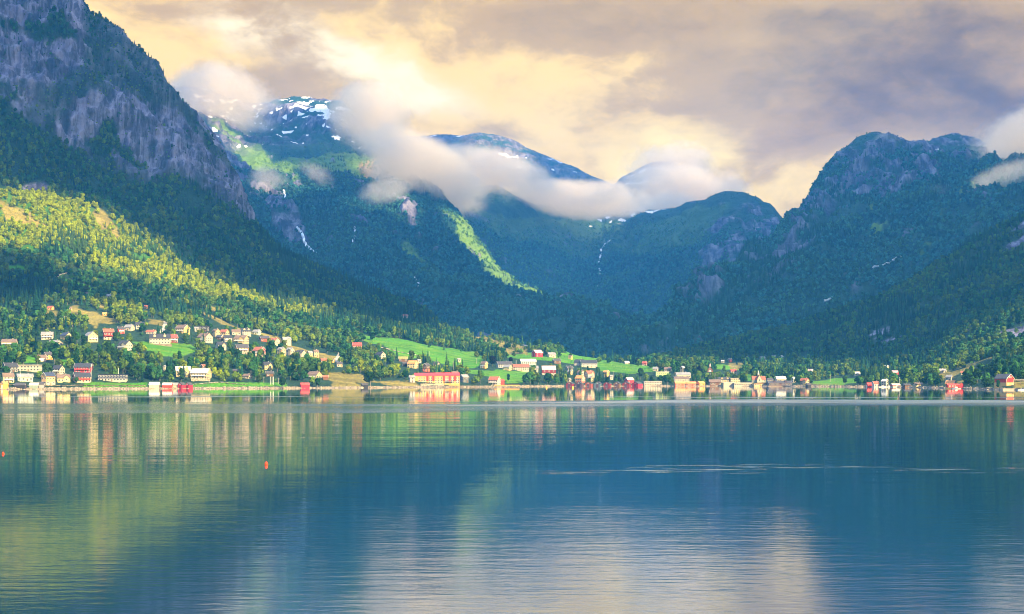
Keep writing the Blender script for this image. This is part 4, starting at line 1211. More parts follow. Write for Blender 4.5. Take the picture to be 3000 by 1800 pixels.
# houses of the left village, upper row
H(116, 156, 971, 994, 12, 'white', 'grey', 'long white house with grey roof, first in the upper row', fx='b')
H(172, 211, 973, 995, -38, 'cream', 'darkblue', 'cream house with dark blue roof and cream gable')
H(132, 182, 996, 1017, -28, 'beige', 'grey', 'low pale house with wide grey roof below the upper row')
H(0, 48, 992, 1014, 8, 'beige', 'brown', 'long beige house with brown roof at the picture edge', fx='b')
H(8, 24, 1010, 1023, 10, 'orangered', 'redbrown', 'small orange red annex below the long beige house', 'shed')
H(238, 288, 970, 1001, -52, 'paleyellow', 'grey', 'big pale yellow two storey house with gable and balconies', fx='B')
H(296, 334, 961, 996, 24, 'maroon', 'redbrown', 'tall dark red house standing on a white lower storey', fx='br', base='white')
H(341, 365, 956, 978, 28, 'red', 'dark', 'red house with dark roof beside the tall dark red one', fx='b')
H(362, 393, 950, 969, -20, 'white', 'grey', 'white house with grey roof below the black roofed gable')
H(388, 424, 943, 964, 34, 'white', 'black', 'white house under a steep black gable, highest of its cluster', fx='g')
H(426, 458, 966, 980, -12, 'white', 'redbrown', 'white house with rust red roof behind the white manor')
H(432, 500, 976, 1009, 10, 'white', 'black', 'large white manor with black dormered roof', 'villa', fx='dc')
H(487, 521, 979, 1004, 32, 'maroon', 'red', 'dark red house with bright red roof beside the manor', fx='b')
H(342, 387, 996, 1026, -32, 'white', 'black', 'white house with black roof and cross gable on the bend', fx='gb')
H(511, 555, 950, 976, -28, 'yellow', 'brown', 'yellow house with brown roof above the gravel road', fx='b')
H(569, 583, 957, 973, 8, 'white', 'grey', 'white wing attached beside the black modern house')
H(580, 614, 955, 972, 6, 'black', 'black', 'black flat roofed modern house with white windows', fx='f')
H(618, 646, 962, 988, -46, 'cream', 'brown', 'cream gabled house, first of the dense upper cluster', fx='g')
H(642, 671, 964, 990, -26, 'cream', 'redbrown', 'cream house with rust roof next in the dense upper cluster')
H(675, 706, 964, 983, 14, 'beige', 'brown', 'beige house with brown roof behind the dense cluster')
H(700, 736, 960, 982, 32, 'white', 'black', 'white gabled house with black roof atop the dense cluster', fx='d')
H(739, 764, 965, 980, -24, 'palegreen', 'grey', 'pale green house with grey roof at the meadow edge')
H(574, 623, 974, 1003, -34, 'white', 'brown', 'white double gabled house with brown roof and long balcony', fx='gb')
H(630, 658, 980, 996, -30, 'brown', 'dark', 'dark brown gabled house amid cream neighbours')
H(652, 681, 981, 1001, 20, 'beige', 'black', 'beige house with wide black roof amid cream neighbours', fx='b')
H(682, 728, 981, 1005, -18, 'cream', 'brown', 'long cream house with white balcony in the dense cluster', fx='bg')
H(756, 790, 983, 1001, 26, 'brownred', 'dark', 'brown red house with dark roof below the golden meadow')
H(784, 820, 989, 1008, -30, 'beige', 'redbrown', 'beige house with rust roof under the golden meadow', fx='g')
H(822, 854, 986, 1010, 28, 'beige', 'grey', 'beige gabled house with grey roof under the golden meadow', fx='g')
H(628, 663, 1000, 1025, 36, 'white', 'black', 'white house with black roof below the dense cluster', fx='g')
H(684, 729, 1007, 1032, 24, 'orange', 'dark', 'orange brown house with dark roof on the stone terrace', fx='b', base='stone')
H(739, 778, 1015, 1040, -30, 'red', 'redbrown', 'red house with white windows on the stone terrace', fx='b', base='stone')
H(810, 837, 1016, 1040, -36, 'cream', 'grey', 'cream gabled row house, nearest to the red terrace house', fx='g')
H(836, 863, 1017, 1042, -36, 'beige', 'grey', 'beige gabled row house, second of the slope row', fx='g')
H(864, 898, 1024, 1048, -34, 'beige', 'dark', 'beige gabled house with dark roof in the slope row', fx='g')
H(898, 916, 1027, 1052, 40, 'cream', 'grey', 'tall cream house at the foot of the golden meadow')
H(915, 934, 1024, 1046, 30, 'cream', 'brown', 'cream house with brown gable at the foot of the golden meadow')
H(937, 958, 1049, 1073, 22, 'beige', 'redbrown', 'beige house with rust roof behind a blue spruce')
H(964, 980, 1051, 1062, -18, 'yellow', 'brown', 'small yellow house in birch trees by the gravel bend')
H(983, 1004, 1060, 1075, 20, 'beige', 'dark', 'small beige house with dark roof in birch trees')
# left village, lower
H(104, 136, 1039, 1059, 16, 'pink', 'brown', 'pale pink garage with brown roof by the orange house', 'garage')
H(125, 154, 1030, 1053, 40, 'orange', 'dark', 'orange gabled house behind the pale pink garage')
H(2, 51, 1061, 1091, 38, 'darkgrey', 'black', 'dark grey gabled house with steep black roof')
H(48, 119, 1069, 1088, 2, 'white', 'pale', 'long white flat roofed house with many windows', fx='f')
H(151, 187, 1069, 1096, -22, 'beige', 'black', 'beige house with black roof behind the orange gable', fx='b')
H(213, 268, 1063, 1091, 8, 'crimson', 'black', 'crimson house with red balcony and black roof', fx='br')
H(0, 41, 1091, 1123, 30, 'paleyellow', 'brown', 'pale yellow house with brown roof by the waterfront', fx='b')
H(41, 97, 1094, 1117, 24, 'palegreen', 'grey', 'pale green house with long grey roof')
H(119, 159, 1089, 1128, 54, 'tan', 'darkblue', 'orange tan gabled house with dark blue roof', base='white')
H(158, 206, 1096, 1121, 26, 'paleyellow', 'brown', 'pale yellow bungalow with grey brown roof', fx='g')
H(205, 267, 1090, 1120, 30, 'brownred', 'black', 'brown red gabled house with long black roof and white base', fx='br', base='white')
H(284, 372, 1096, 1118, 3, 'navy', 'black', 'long navy blue modern house on a white base', fx='f', base='white')
H(507, 560, 1072, 1103, 18, 'cream', 'pale', 'old cream villa with stepped wing, standing behind a spruce', 'villa', fx='dg')
H(556, 616, 1078, 1110, -8, 'cream', 'pale', 'long cream annex of the old villa with a white roof', 'villa', fx='b')
H(477, 488, 1070, 1086, 60, 'white', 'grey', 'narrow white outhouse beside the old cream villa', 'shed')
H(588, 601, 1067, 1082, 50, 'brownred', 'redbrown', 'narrow red brown gable rising behind the cream annex')
H(763, 798, 1059, 1083, 40, 'paleyellow', 'black', 'pale yellow house with black roof in dense trees', fx='g')
H(776, 802, 1087, 1103, 16, 'brown', 'dark', 'dark brown house below the pale yellow gable')
H(709, 738, 1095, 1110, -24, 'white', 'brown', 'white cottage with brown roof above the shore garden')
H(680, 698, 1081, 1092, 10, 'black', 'dark', 'black hut with a low roof in shore trees', 'shed')
H(898, 943, 1087, 1110, -28, 'cream', 'brown', 'cream house with brown roof above the red boathouse', fx='b')
H(943, 962, 1099, 1114, 20, 'brown', 'redbrown', 'brown cottage with white windows beside the cream house')
H(1029, 1061, 1003, 1022, 12, 'orangered', 'red', 'orange red farmhouse with red roof under dark trees')
H(1097, 1131, 1030, 1050, -40, 'white', 'black', 'white house with black roof and white gable on the wooded knoll')
H(1166, 1195, 1044, 1060, 6, 'brown', 'grass', 'brown log house with golden turf roof')
H(1177, 1194, 1060, 1074, 14, 'black', 'dark', 'black shed below the turf roofed house', 'shed')
H(1192, 1226, 1055, 1079, -26, 'paleyellow', 'orange', 'pale yellow house with orange roof above the yellow hotel')
H(1221, 1235, 1052, 1064, 25, 'white', 'grey', 'small white house behind the orange roofed house')
H(1238, 1259, 1063, 1089, 60, 'brown', 'dark', 'dark brown gabled cabin with white trim above the hotel', base='orangered')
H(1269, 1289, 1059, 1075, -30, 'white', 'dark', 'little white house with dark roof above the hotel roof')
H(1338, 1350, 1049, 1062, 30, 'white', 'grey', 'white house half hidden by an oval tree on the green slope')
# centre
H(1322, 1347, 1087, 1104, 8, 'beige', 'brown', 'beige house with brown roof behind the dark grey gable')
H(1345, 1374, 1096, 1121, 42, 'darkgrey', 'grey', 'dark grey gabled house with white windows beside the hotel')
H(1430, 1468, 1102, 1128, -24, 'pink', 'redbrown', 'pinkish white house with red brown roof by the pier', fx='b', base='white')
H(1462, 1478, 1110, 1128, 30, 'red', 'red', 'red lean shed attached beside the pinkish house', 'shed')
H(1408, 1430, 1058, 1079, -38, 'yellow', 'brown', 'yellow gabled house next to the black copper beech', fx='b')
H(1451, 1502, 1058, 1078, 14, 'grey', 'dark', 'long grey farmhouse with dark roof by the beech')
H(1472, 1502, 1068, 1085, -32, 'paleyellow', 'grey', 'pale yellow gable in front of the long grey farmhouse')
H(1500, 1552, 1066, 1087, 4, 'white', 'redbrown', 'long white house with rust red roof in the centre')
H(1551, 1578, 1071, 1089, 4, 'white', 'grey', 'white house with grey roof joined to the long white one')
H(1520, 1573, 1051, 1069, 10, 'palegreen', 'pale', 'pale green house with pale roof behind the rust roof')
H(1556, 1592, 1024, 1046, 36, 'crimson', 'pinkgrey', 'crimson barn with pink grey roof up the green field', 'barn')
H(1601, 1630, 1032, 1047, 20, 'beige', 'grey', 'grey beige farmhouse uphill from the crimson barn')
H(1618, 1644, 1050, 1066, 18, 'brown', 'dark', 'dark brown cottage among round trees on the field')
H(1585, 1630, 1070, 1100, 4, 'maroon', 'pinkgrey', 'long maroon barn with pink grey roof on a white base', 'barn', base='white')
H(1665, 1678, 1041, 1053, -30, 'yellow', 'brown', 'tiny yellow house high on the green field')
H(1680, 1716, 1052, 1073, -24, 'beige', 'black', 'beige gabled wing of the hillside farm')
H(1698, 1752, 1054, 1077, 6, 'grey', 'black', 'big grey farm building with long black roof', 'barn', base='beige')
H(1829, 1844, 1058, 1067, 12, 'white', 'pale', 'little white house on the rim of the green field')
H(1881, 1897, 1059, 1072, -22, 'red', 'red', 'red cottage with red roof on the field rim', base='white')
H(1656, 1680, 1071, 1090, 28, 'darkgrey', 'dark', 'dark gabled house below the hillside farm', base='white')
H(1662, 1678, 1084, 1098, -40, 'cream', 'grey', 'small cream gable below the dark gabled house')
H(1690, 1714, 1084, 1106, -44, 'white', 'brown', 'tall white gable at the head of the boathouse lane', fx='g')
H(1711, 1743, 1085, 1108, 32, 'white', 'redbrown', 'white house with steep red brown roof above the boathouses', fx='g')
H(1684, 1716, 1099, 1121, -36, 'white', 'orange', 'white house with orange red front behind the boathouses', base='orangered')
H(1723, 1739, 1102, 1118, -46, 'cream', 'grey', 'small cream gable behind the boathouses')
H(1661, 1674, 1107, 1121, 58, 'white', 'grey', 'narrow white gable behind the first maroon boathouse')
H(1767, 1786, 1084, 1106, -42, 'yellow', 'orange', 'orange yellow gabled house behind the boathouses')
H(1784, 1797, 1098, 1113, 30, 'white', 'grey', 'small white house below the orange yellow gable')
H(1829, 1859, 1105, 1124, 30, 'crimson', 'pinkgrey', 'crimson barn with white edging behind the last boathouses', 'barn')
H(1885, 1940, 1117, 1130, 1, 'beige', 'pale', 'low beige warehouse beside the last red boathouse', fx='f')
H(1920, 1961, 1089, 1104, 1, 'lime', 'pale', 'flat lime green hall behind the beige warehouse', fx='f')
H(1978, 2025, 1090, 1108, 4, 'white', 'grey', 'white two storey block with grey roof', fx='')
H(1992, 2008, 1072, 1091, 50, 'white', 'pale', 'tall white gable behind the two storey block')
H(1945, 1969, 1075, 1090, -14, 'white', 'brown', 'white house with brown roof behind the lime hall')
H(1973, 2021, 1103, 1118, 2, 'white', 'brown', 'long low white house in front of the two storey block')
H(1975, 2012, 1118, 1131, 5, 'orangered', 'orange', 'low orange cabin with tiled roof by the water', 'cabin')
H(2010, 2042, 1118, 1131, -6, 'orangered', 'orange', 'second low orange cabin, between its two neighbours', 'cabin')
H(2041, 2067, 1117, 1130, 26, 'orange', 'orange', 'orange cabin with a big tent shaped roof', 'cabin')
H(1912, 1930, 1075, 1087, -20, 'white', 'grey', 'pale house among trees above the lime hall')
# right of centre
H(2139, 2159, 1081, 1097, 10, 'white', 'red', 'white cottage under a wide red roof')
H(2132, 2146, 1049, 1062, 36, 'maroon', 'dark', 'small maroon barn above the striped field', 'barn')
H(2113, 2123, 1055, 1064, -20, 'white', 'pale', 'tiny white house beside the small maroon barn')
H(2226, 2243, 1044, 1056, 14, 'white', 'grey', 'white farmhouse with grey roof above the wood')
H(2261, 2274, 1041, 1051, -16, 'white', 'grey', 'pale farmhouse behind trees on the wood rim')
H(2284, 2296, 1041, 1053, 50, 'white', 'pale', 'white gable at the end of the wood rim')
H(2104, 2142, 1105, 1121, 4, 'cream', 'dark', 'cream inn with dark dormered roof', fx='d')
H(2139, 2169, 1108, 1121, 2, 'paleyellow', 'pale', 'pale yellow flat block beside the cream inn', fx='f')
H(2077, 2114, 1111, 1130, 4, 'brown', 'brown', 'brown timber hall by the water', fx='')
H(2118, 2151, 1121, 1132, 1, 'beige', 'pale', 'low beige shed wall beside the brown hall', 'shed', fx='f')
H(2148, 2206, 1122, 1131, 1, 'beige', 'pale', 'long low beige market hall on the waterfront', fx='f')
H(2207, 2246, 1123, 1132, 2, 'tan', 'brown', 'low tan waterfront hall in front of the white church', fx='f')
H(2246, 2266, 1108, 1119, 8, 'white', 'dark', 'small white house beside the white church')
H(2272, 2304, 1102, 1120, 6, 'beige', 'pale', 'large beige house behind the plum waterfront block')
H(2247, 2323, 1115, 1131, 4, 'plum', 'dark', 'dark plum waterfront block with gabled roof', fx='dc')
H(2318, 2333, 1104, 1121, 40, 'beige', 'pale', 'beige house half hidden behind a dark cypress')
H(2344, 2373, 1107, 1128, -42, 'cream', 'redbrown', 'cream gabled house with rust roof beside the footbridge', fx='g')
H(2361, 2377, 1122, 1134, 20, 'black', 'dark', 'black boathouse under the footbridge head', 'boathouse')
H(2366, 2386, 1081, 1098, -34, 'pink', 'pinkgrey', 'pink house with pinkish roof in trees behind the bridge')
H(2588, 2606, 1070, 1086, -46, 'white', 'pale', 'white gable rising above the red hillside barn')
H(2604, 2636, 1085, 1101, -30, 'crimson', 'pinkgrey', 'crimson barn with pink roof on the right shore slope', 'barn')
H(2654, 2669, 1064, 1074, 10, 'white', 'dark', 'white farmhouse high above the crimson barn')
H(2706, 2726, 1067, 1079, -36, 'paleyellow', 'pale', 'pale yellow gable high above the right shore')
H(2555, 2574, 1081, 1091, 15, 'white', 'grey', 'pale house beyond a field, beside the crimson barn')
H(2503, 2521, 1089, 1101, 10, 'white', 'pale', 'white house at the edge of the yellow field')
H(2746, 2774, 1080, 1093, 12, 'white', 'grey', 'white house with a long drive on the right slope')
H(2815, 2832, 1087, 1097, -20, 'white', 'redbrown', 'white cottage with rust roof below the grass slope')
H(2538, 2560, 1121, 1134, 10, 'red', 'red', 'red waterfront shed beside the white gabled store', 'shed')
H(2556, 2577, 1117, 1134, 14, 'pink', 'redbrown', 'pink house between red shed and white store')
H(2583, 2605, 1110, 1130, -50, 'white', 'pale', 'tall white gabled store on the right waterfront')
H(2611, 2639, 1124, 1135, 6, 'red', 'pale', 'long red and white boat shed by the masts', 'boathouse', base='white')
H(2646, 2670, 1124, 1135, 10, 'brown', 'dark', 'dark brown boathouse between boat shed and cream hall', 'boathouse')
H(2678, 2705, 1121, 1132, 5, 'cream', 'brown', 'cream hall with brown roof on the right waterfront')
H(2771, 2795, 1098, 1116, -44, 'white', 'grey', 'white gabled house above the orange boathouse')
H(2771, 2804, 1114, 1135, -38, 'yellow', 'orange', 'orange yellow gabled house by the stilted red boathouse')
H(2914, 2930, 1105, 1119, -46, 'white', 'pale', 'white shed beside the big red barn', 'shed')
# boat sheds along the left shore
H(0, 22, 1117, 1140, 60, 'yellow', 'orange', 'bright yellow shed at the water by the picture edge', 'shed')
H(41, 74, 1121, 1139, 4, 'black', 'dark', 'black boathouse with grey roof on the stony shore', 'boathouse')
H(84, 112, 1121, 1139, 3, 'greygreen', 'pale', 'grey green boathouse with white roof', 'boathouse')
H(109, 129, 1118, 1138, 6, 'grey', 'dark', 'grey boathouse with dark roof beside the white roofed one', 'boathouse')
H(434, 467, 1119, 1137, 5, 'white', 'pale', 'white boathouse with pale roof', 'boathouse')
H(473, 504, 1121, 1137, 5, 'red', 'pale', 'bright red boathouse with grey white roof', 'boathouse')
H(503, 522, 1121, 1137, 3, 'beige', 'grey', 'small beige boathouse between two red ones', 'boathouse')
H(520, 543, 1120, 1139, 62, 'crimson', 'dark', 'crimson boathouse gable, joined to the beige boathouse', 'boathouse')
H(541, 564, 1120, 1139, 62, 'crimson', 'dark', 'crimson boathouse gable, last of the row towards the rocks', 'boathouse')
H(875, 908, 1121, 1138, 16, 'crimson', 'red', 'crimson boathouse with red roof alone on the rocks', 'boathouse')
H(1056, 1079, 1122, 1136, 14, 'black', 'dark', 'black boathouse alone by a big shore tree', 'boathouse')
# boathouse row in the centre
for (a, b_, wl, lb) in ((1657, 1685, 'maroon', 'maroon boathouse, first of the row from the pier'), (1685, 1712, 'plum', 'plum brown boathouse between maroon and red neighbours'), (1713, 1740, 'brownred', 'rust red boathouse half behind a shore tree'),
                        (1740, 1767, 'bluegrey', 'blue grey boathouse in the middle of the row'), (1767, 1794, 'maroon', 'maroon boathouse beside the blue grey one, half behind trees'), (1796, 1822, 'brown', 'brown boathouse between two maroon ones'),
                        (1822, 1852, 'maroon', 'maroon boathouse next to the last red one'), (1851, 1885, 'crimson', 'crimson boathouse, last of the row by the beige warehouse')):
    H(a, b_, 1118, 1132.4, 68 if a < 1840 else 50, wl, 'dark', lb, 'boathouse', group='row of boathouses on the far shore')
# ---------------------------------------------------------------- the yellow hotel on the quay
X, D, Z = ground_at(1279, 1124)
k = D / F
HW = (1345 - 1212) * k; HH = (1124 - 1094) * k
hotel = empty('hotel', (X, D + 6, Z), math.radians(3))
tag(hotel, 'three storey yellow hotel with bright red roof and red panels', 'hotel')
B = 13.0
eh = HH * .72
gable_walls(HW, B, eh, HH - eh).build('wall', MW['amber'], hotel)
for i, (u0, u1, dz) in enumerate(((-.5, -.21, 0), (-.21, -.06, .12), (-.06, .17, .24), (.17, .5, .36))):
    L = (u1 - u0) * HW
    gable_roof(L, B + .6, eh + dz, HH - eh, .0, .3).build('roof', MR['bright'], hotel, ((u0 + u1) / 2 * HW, 0, .05))
for u in (-.205, -.075, .155, .285, .40):
    MB().box(-1.2, 1.2, -.35, -.02, 2.6, eh + .2).build('panel', MW['red'], hotel, (u * HW, -B / 2, 0))
for u0, u1 in ((-.42, -.235), (-.18, -.095), (-.05, .135), (.18, .265), (.31, .38), (.42, .49)):
    for zf in (.38, .70):
        n = max(2, int((u1 - u0) * HW / 2.7))
        for i in range(n):
            window(hotel, ((u0 + (u1 - u0) * (i + .5) / n) * HW, -B / 2, eh * zf + .3), 0, 1.4, 1.5)
    n = max(2, int((u1 - u0) * HW / 2.3))
    MB().box((u0) * HW, u1 * HW, -.12, -.0, 0, 2.5).build('base_storey', MW['paleyellow'], hotel, (0, -B / 2, 0))
    for i in range(n):
        window(hotel, ((u0 + (u1 - u0) * (i + .5) / n) * HW, -B / 2 - .12, 1.3), 0, 1.2, 1.7)
for (y, z) in ((-3.5, 1.6), (0, 1.6), (3.5, 1.6), (-3.5, 4.9), (0, 4.9), (3.5, 4.9)):
    window(hotel, (-HW / 2, y, z), -math.pi / 2, 1.3, 1.5)
MB().box(-4.5, 4.5, -3.2, -.2, 2.4, 2.65).box(-4.4, -4.2, -3.1, -2.9, -1, 2.4).box(4.2, 4.4, -3.1, -2.9, -1, 2.4).build('canopy', M_TRIM, hotel, (HW * .27, -B / 2, 0))
MB().box(-5, 5, -2.8, -.1, 0, .25).build('terrace', M_TIMBER, hotel, (-HW * .25, -B / 2, -.1))
BUILT.append((1212, 1345, 1093, 1124, D, 'yellow hotel'))
# dark glazed stair wing at its end
H(1197, 1216, 1099, 1121, 20, 'grey', 'grey', 'grey gabled hall leaning against the end of the yellow hotel')

# ---------------------------------------------------------------- churches
def church_white():
    X, D, Z = ground_at(2224, 1121); k = D / F
    r = empty('church', (X, D + 5, Z)); tag(r, 'white church with two red brown roofs and a slim spire', 'church')
    w, h = 38 * k, 21 * k
    gable_walls(w, 9, h * .42, h * .45).build('wall', MW['white'], r)
    gable_roof(w, 9, h * .42, h * .45, .4).build('roof', MR['redbrown'], r)
    g = gable_walls(9, w * .36, h * .42, h * .62).build('front_gable', MW['white'], r, (0, -4, 0), math.pi / 2)
    gable_roof(9, w * .36, h * .42, h * .62, .3).build('gable_roof', MR['redbrown'], g)
    t_ = MB().box(-.9, .9, -.9, .9, h * .8, h * 1.12).build('tower', MW['white'], r)
    MB().poly([(-1.1, -1.1, h * 1.12), (1.1, -1.1, h * 1.12), (1.1, 1.1, h * 1.12), (-1.1, 1.1, h * 1.12), (0, 0, h * 1.75)], [(0, 1, 4), (1, 2, 4), (2, 3, 4), (3, 0, 4), (3, 2, 1, 0)]).build('spire', MR['pale'], t_)
    for u in (-.42, -.3, .3, .42): window(r, (u * w, -4.5, h * .22), 0, 1.0, 1.9)
    window(r, (0, -8.5, h * .3), 0, 1.2, 2.4)
    BUILT.append((2205, 2243, 1095, 1121, D, 'white church'))
church_white()
def church_brown():
    X, D, Z = ground_at(2082, 1090); k = D / F
    r = empty('church', (X, D + 5, Z), math.radians(90 - 8)); tag(r, 'red brown wooden church with white trim and small steeple', 'church')
    w, h = 16 * k, 16 * k
    gable_walls(w * 1.7, w, h * .3, h * .68).build('wall', MW['brownred'], r)
    gable_roof(w * 1.7, w, h * .3, h * .68, .5).build('roof', MR['brown'], r)
    t_ = MB().box(-1.0, 1.0, -1.0, 1.0, h * .8, h * 1.15).build('tower', MW['white'], r, (-w * .6, 0, 0))
    MB().poly([(-1.2, -1.2, h * 1.15), (1.2, -1.2, h * 1.15), (1.2, 1.2, h * 1.15), (-1.2, 1.2, h * 1.15), (0, 0, h * 1.6)], [(0, 1, 4), (1, 2, 4), (2, 3, 4), (3, 0, 4), (3, 2, 1, 0)]).build('spire', MR['pinkgrey'], t_)
    for y in (-w * .25, w * .25): window(r, (-w * .85, y, h * .2), -math.pi / 2, 1, 1.8)
    window(r, (-w * .85, 0, h * .48), -math.pi / 2, 1.4, 2.2); door(r, (-w * .85, 0, 0), -math.pi / 2, M_TRIM, 1.8, 2.6)
    BUILT.append((2073, 2091, 1067, 1090, D, 'red brown church'))
church_brown()

# ---------------------------------------------------------------- big red barn at the right edge, with its bridge and stone base
X, D, Z = ground_at(2949, 1130); k = D / F
th = math.radians(-58)
barn = empty('barn', (X, D + 6, Z), th); tag(barn, 'big bright red barn with dark roof and white edging by the water', 'barn')
L_, B_ = 12.5, 9.2; hh = 30 * k + 1.0; hb = hh * .26
MB().box(-L_ / 2 - .1, L_ / 2 + .1, -B_ / 2 - .1, B_ / 2 + .1, -5, hb).build('base_storey', MW['tan'], barn)
gable_walls(L_, B_, hh * .62, hh * .38, hb).build('wall', MW['red'], barn)
gable_roof(L_, B_, hh * .62, hh * .38, .5).build('roof', MR['dark'], barn)
for sx in (1,):
    e = B_ / 2 + .4; xx = L_ / 2 + .55
    for (ya, za, yb_, zb) in ((-e, hh * .6, 0, hh + .15), (0, hh + .15, e, hh * .6)):
        MB().cyl((xx, ya, za), (xx, yb_, zb), .2, n=6).build('barge_board', M_TRIM, barn)
    for y in (-B_ / 2, B_ / 2): MB().box(L_ / 2 + .0, L_ / 2 + .12, y - .14, y + .14, hb, hh * .6).build('corner_board', M_TRIM, barn)
    door(barn, (L_ / 2, 0, hb + .1), math.pi / 2, MW['crimson'], 3.4, 3.6)
    for y in (-1.0, 1.0): window(barn, (L_ / 2, y, hh * .74), math.pi / 2, .7, .9)
    for y in (-2.6, 2.6): window(barn, (L_ / 2 + .1, y, hb * .5), math.pi / 2, .9, .9)
BUILT.append((2928, 2970, 1096, 1130, D, 'big red barn'))
r = empty('barn_bridge', (X + 6, D + 7, Z)); tag(r, 'wooden ramp bridge on posts leading into the big red barn', 'bridge')
MB().box(0, 19, -1.8, 1.8, hh * .40, hh * .40 + .35).build('deck', M_TIMBER, r)
for i in range(4): MB().box(3 + i * 4.6, 3.3 + i * 4.6, -1.7, -1.4, -4, hh * .40).build('post', M_TIMBER, r)
for yy_ in (-1.75, 1.75): MB().box(0, 19, yy_ - .06, yy_ + .06, hh * .40 + 1.1, hh * .40 + 1.25).box(3, 3.15, yy_ - .06, yy_ + .06, hh * .4 + .35, hh * .4 + 1.1).box(12, 12.15, yy_ - .06, yy_ + .06, hh * .4 + .35, hh * .4 + 1.1).build('railing', M_TRIM, r)
o = MB().box(-8, 9, -2.5, 2.5, -2, 1.3).box(-8.2, 9.2, -2.8, 2.6, 1.3, 1.55).build('quay', MW['stone'], None, ((2957 - 1500) / F * 1165, 1160, 0), 0)
tag(o, 'low stone quay in the water below the big red barn', 'quay')

# red stilted boathouse with a white boat
X, D = (2798 - 1500) / F * 1318, 1318
r = empty('boathouse', (X, D, 0), math.radians(4)); tag(r, 'long red boathouse standing on posts over the water', 'boathouse')
k = D / F
gable_walls(10.5, 5, 3.3, 1.2, 1.2).build('wall', MW['red'], r, (-2.6, 0, 0)); gable_roof(10.5, 5, 3.3, 1.2, .3).build('roof', MR['red'], r, (-2.6, 0, 0))
gable_walls(5, 4.6, 3.6, 1.8, .3).build('wall', MW['red'], r, (5.2, -.5, 0), math.pi / 2); gable_roof(5, 4.6, 3.6, 1.8, .3).build('roof', MR['redbrown'], r, (5.2, -.5, 0), math.pi / 2)
for i in range(5): MB().box(-.14, .14, -.14, .14, -3, 1.2).build('post', M_TIMBER, r, (-7.4 + i * 2.3, -2.3, 0))
for i in range(3): window(r, (-5.8 + i * 2.6, -2.5, 2.4), 0, .9, .9)
door(r, (5.2, -3.0, .5), 0, MW['crimson'], 2.4, 2.7)
BUILT.append((2773, 2824, 1128, 1143, D, 'stilted red boathouse'))

# ---------------------------------------------------------------- pier and footbridge
def pier():
    x0, x1, D = 1291, 1522, 1520
    k = D / F; L = (x1 - x0) * k
    r = empty('pier', ((x0 + x1) / 2 * k - 1500 * k, D - 6, 0), math.radians(1.5)); tag(r, 'long low timber pier on piles in front of the hotel', 'pier')
    MB().box(-L / 2, L / 2, -3, 3, 1.3, 1.75).build('deck', M_TIMBER, r)
    for i in range(19):
        x = -L / 2 + 1.5 + i * (L - 3) / 18
        MB().cyl((x, -2.6, -3), (x, -2.6, 1.3), .28, n=7).build('pile', M_TIMBER, r)
    for i in range(6): MB().cyl((-L / 2 + 12 + i * 12, -2.7, 1.75), (-L / 2 + 12 + i * 12, -2.7, 2.6), .16, n=6).build('bollard', M_TIMBER, r)
    MB().box(L * .18, L * .5, 1.5, 2.6, 1.75, 2.6).build('barrier', MW['orange'], r)
pier()
def footbridge():
    D = 1575; k = D / F
    x0, x1 = 2376, 2458; L = (x1 - x0) * k
    r = empty('footbridge', (((x0 + x1) / 2 - 1500) * k, D, 0)); tag(r, 'slender brown footbridge on thin piers over the river mouth', 'bridge')
    MB().box(-L / 2, L / 2, -1.2, 1.2, 2.9, 3.3).build('deck', M_TIMBER, r)
    for x in (-L * .2, L * .08, L * .36): MB().box(x - .25, x + .25, -.9, .9, -3, 2.9).build('support', M_TIMBER, r)
    for y in (-1.2, 1.2):
        b_ = MB().box(-L / 2, L / 2, y - .05, y + .05, 4.2, 4.3)
        for i in range(14): b_.box(-L / 2 + i * L / 13.2, -L / 2 + i * L / 13.2 + .1, y - .05, y + .05, 3.3, 4.2)
        b_.build('railing', M_TIMBER, r)
footbridge()

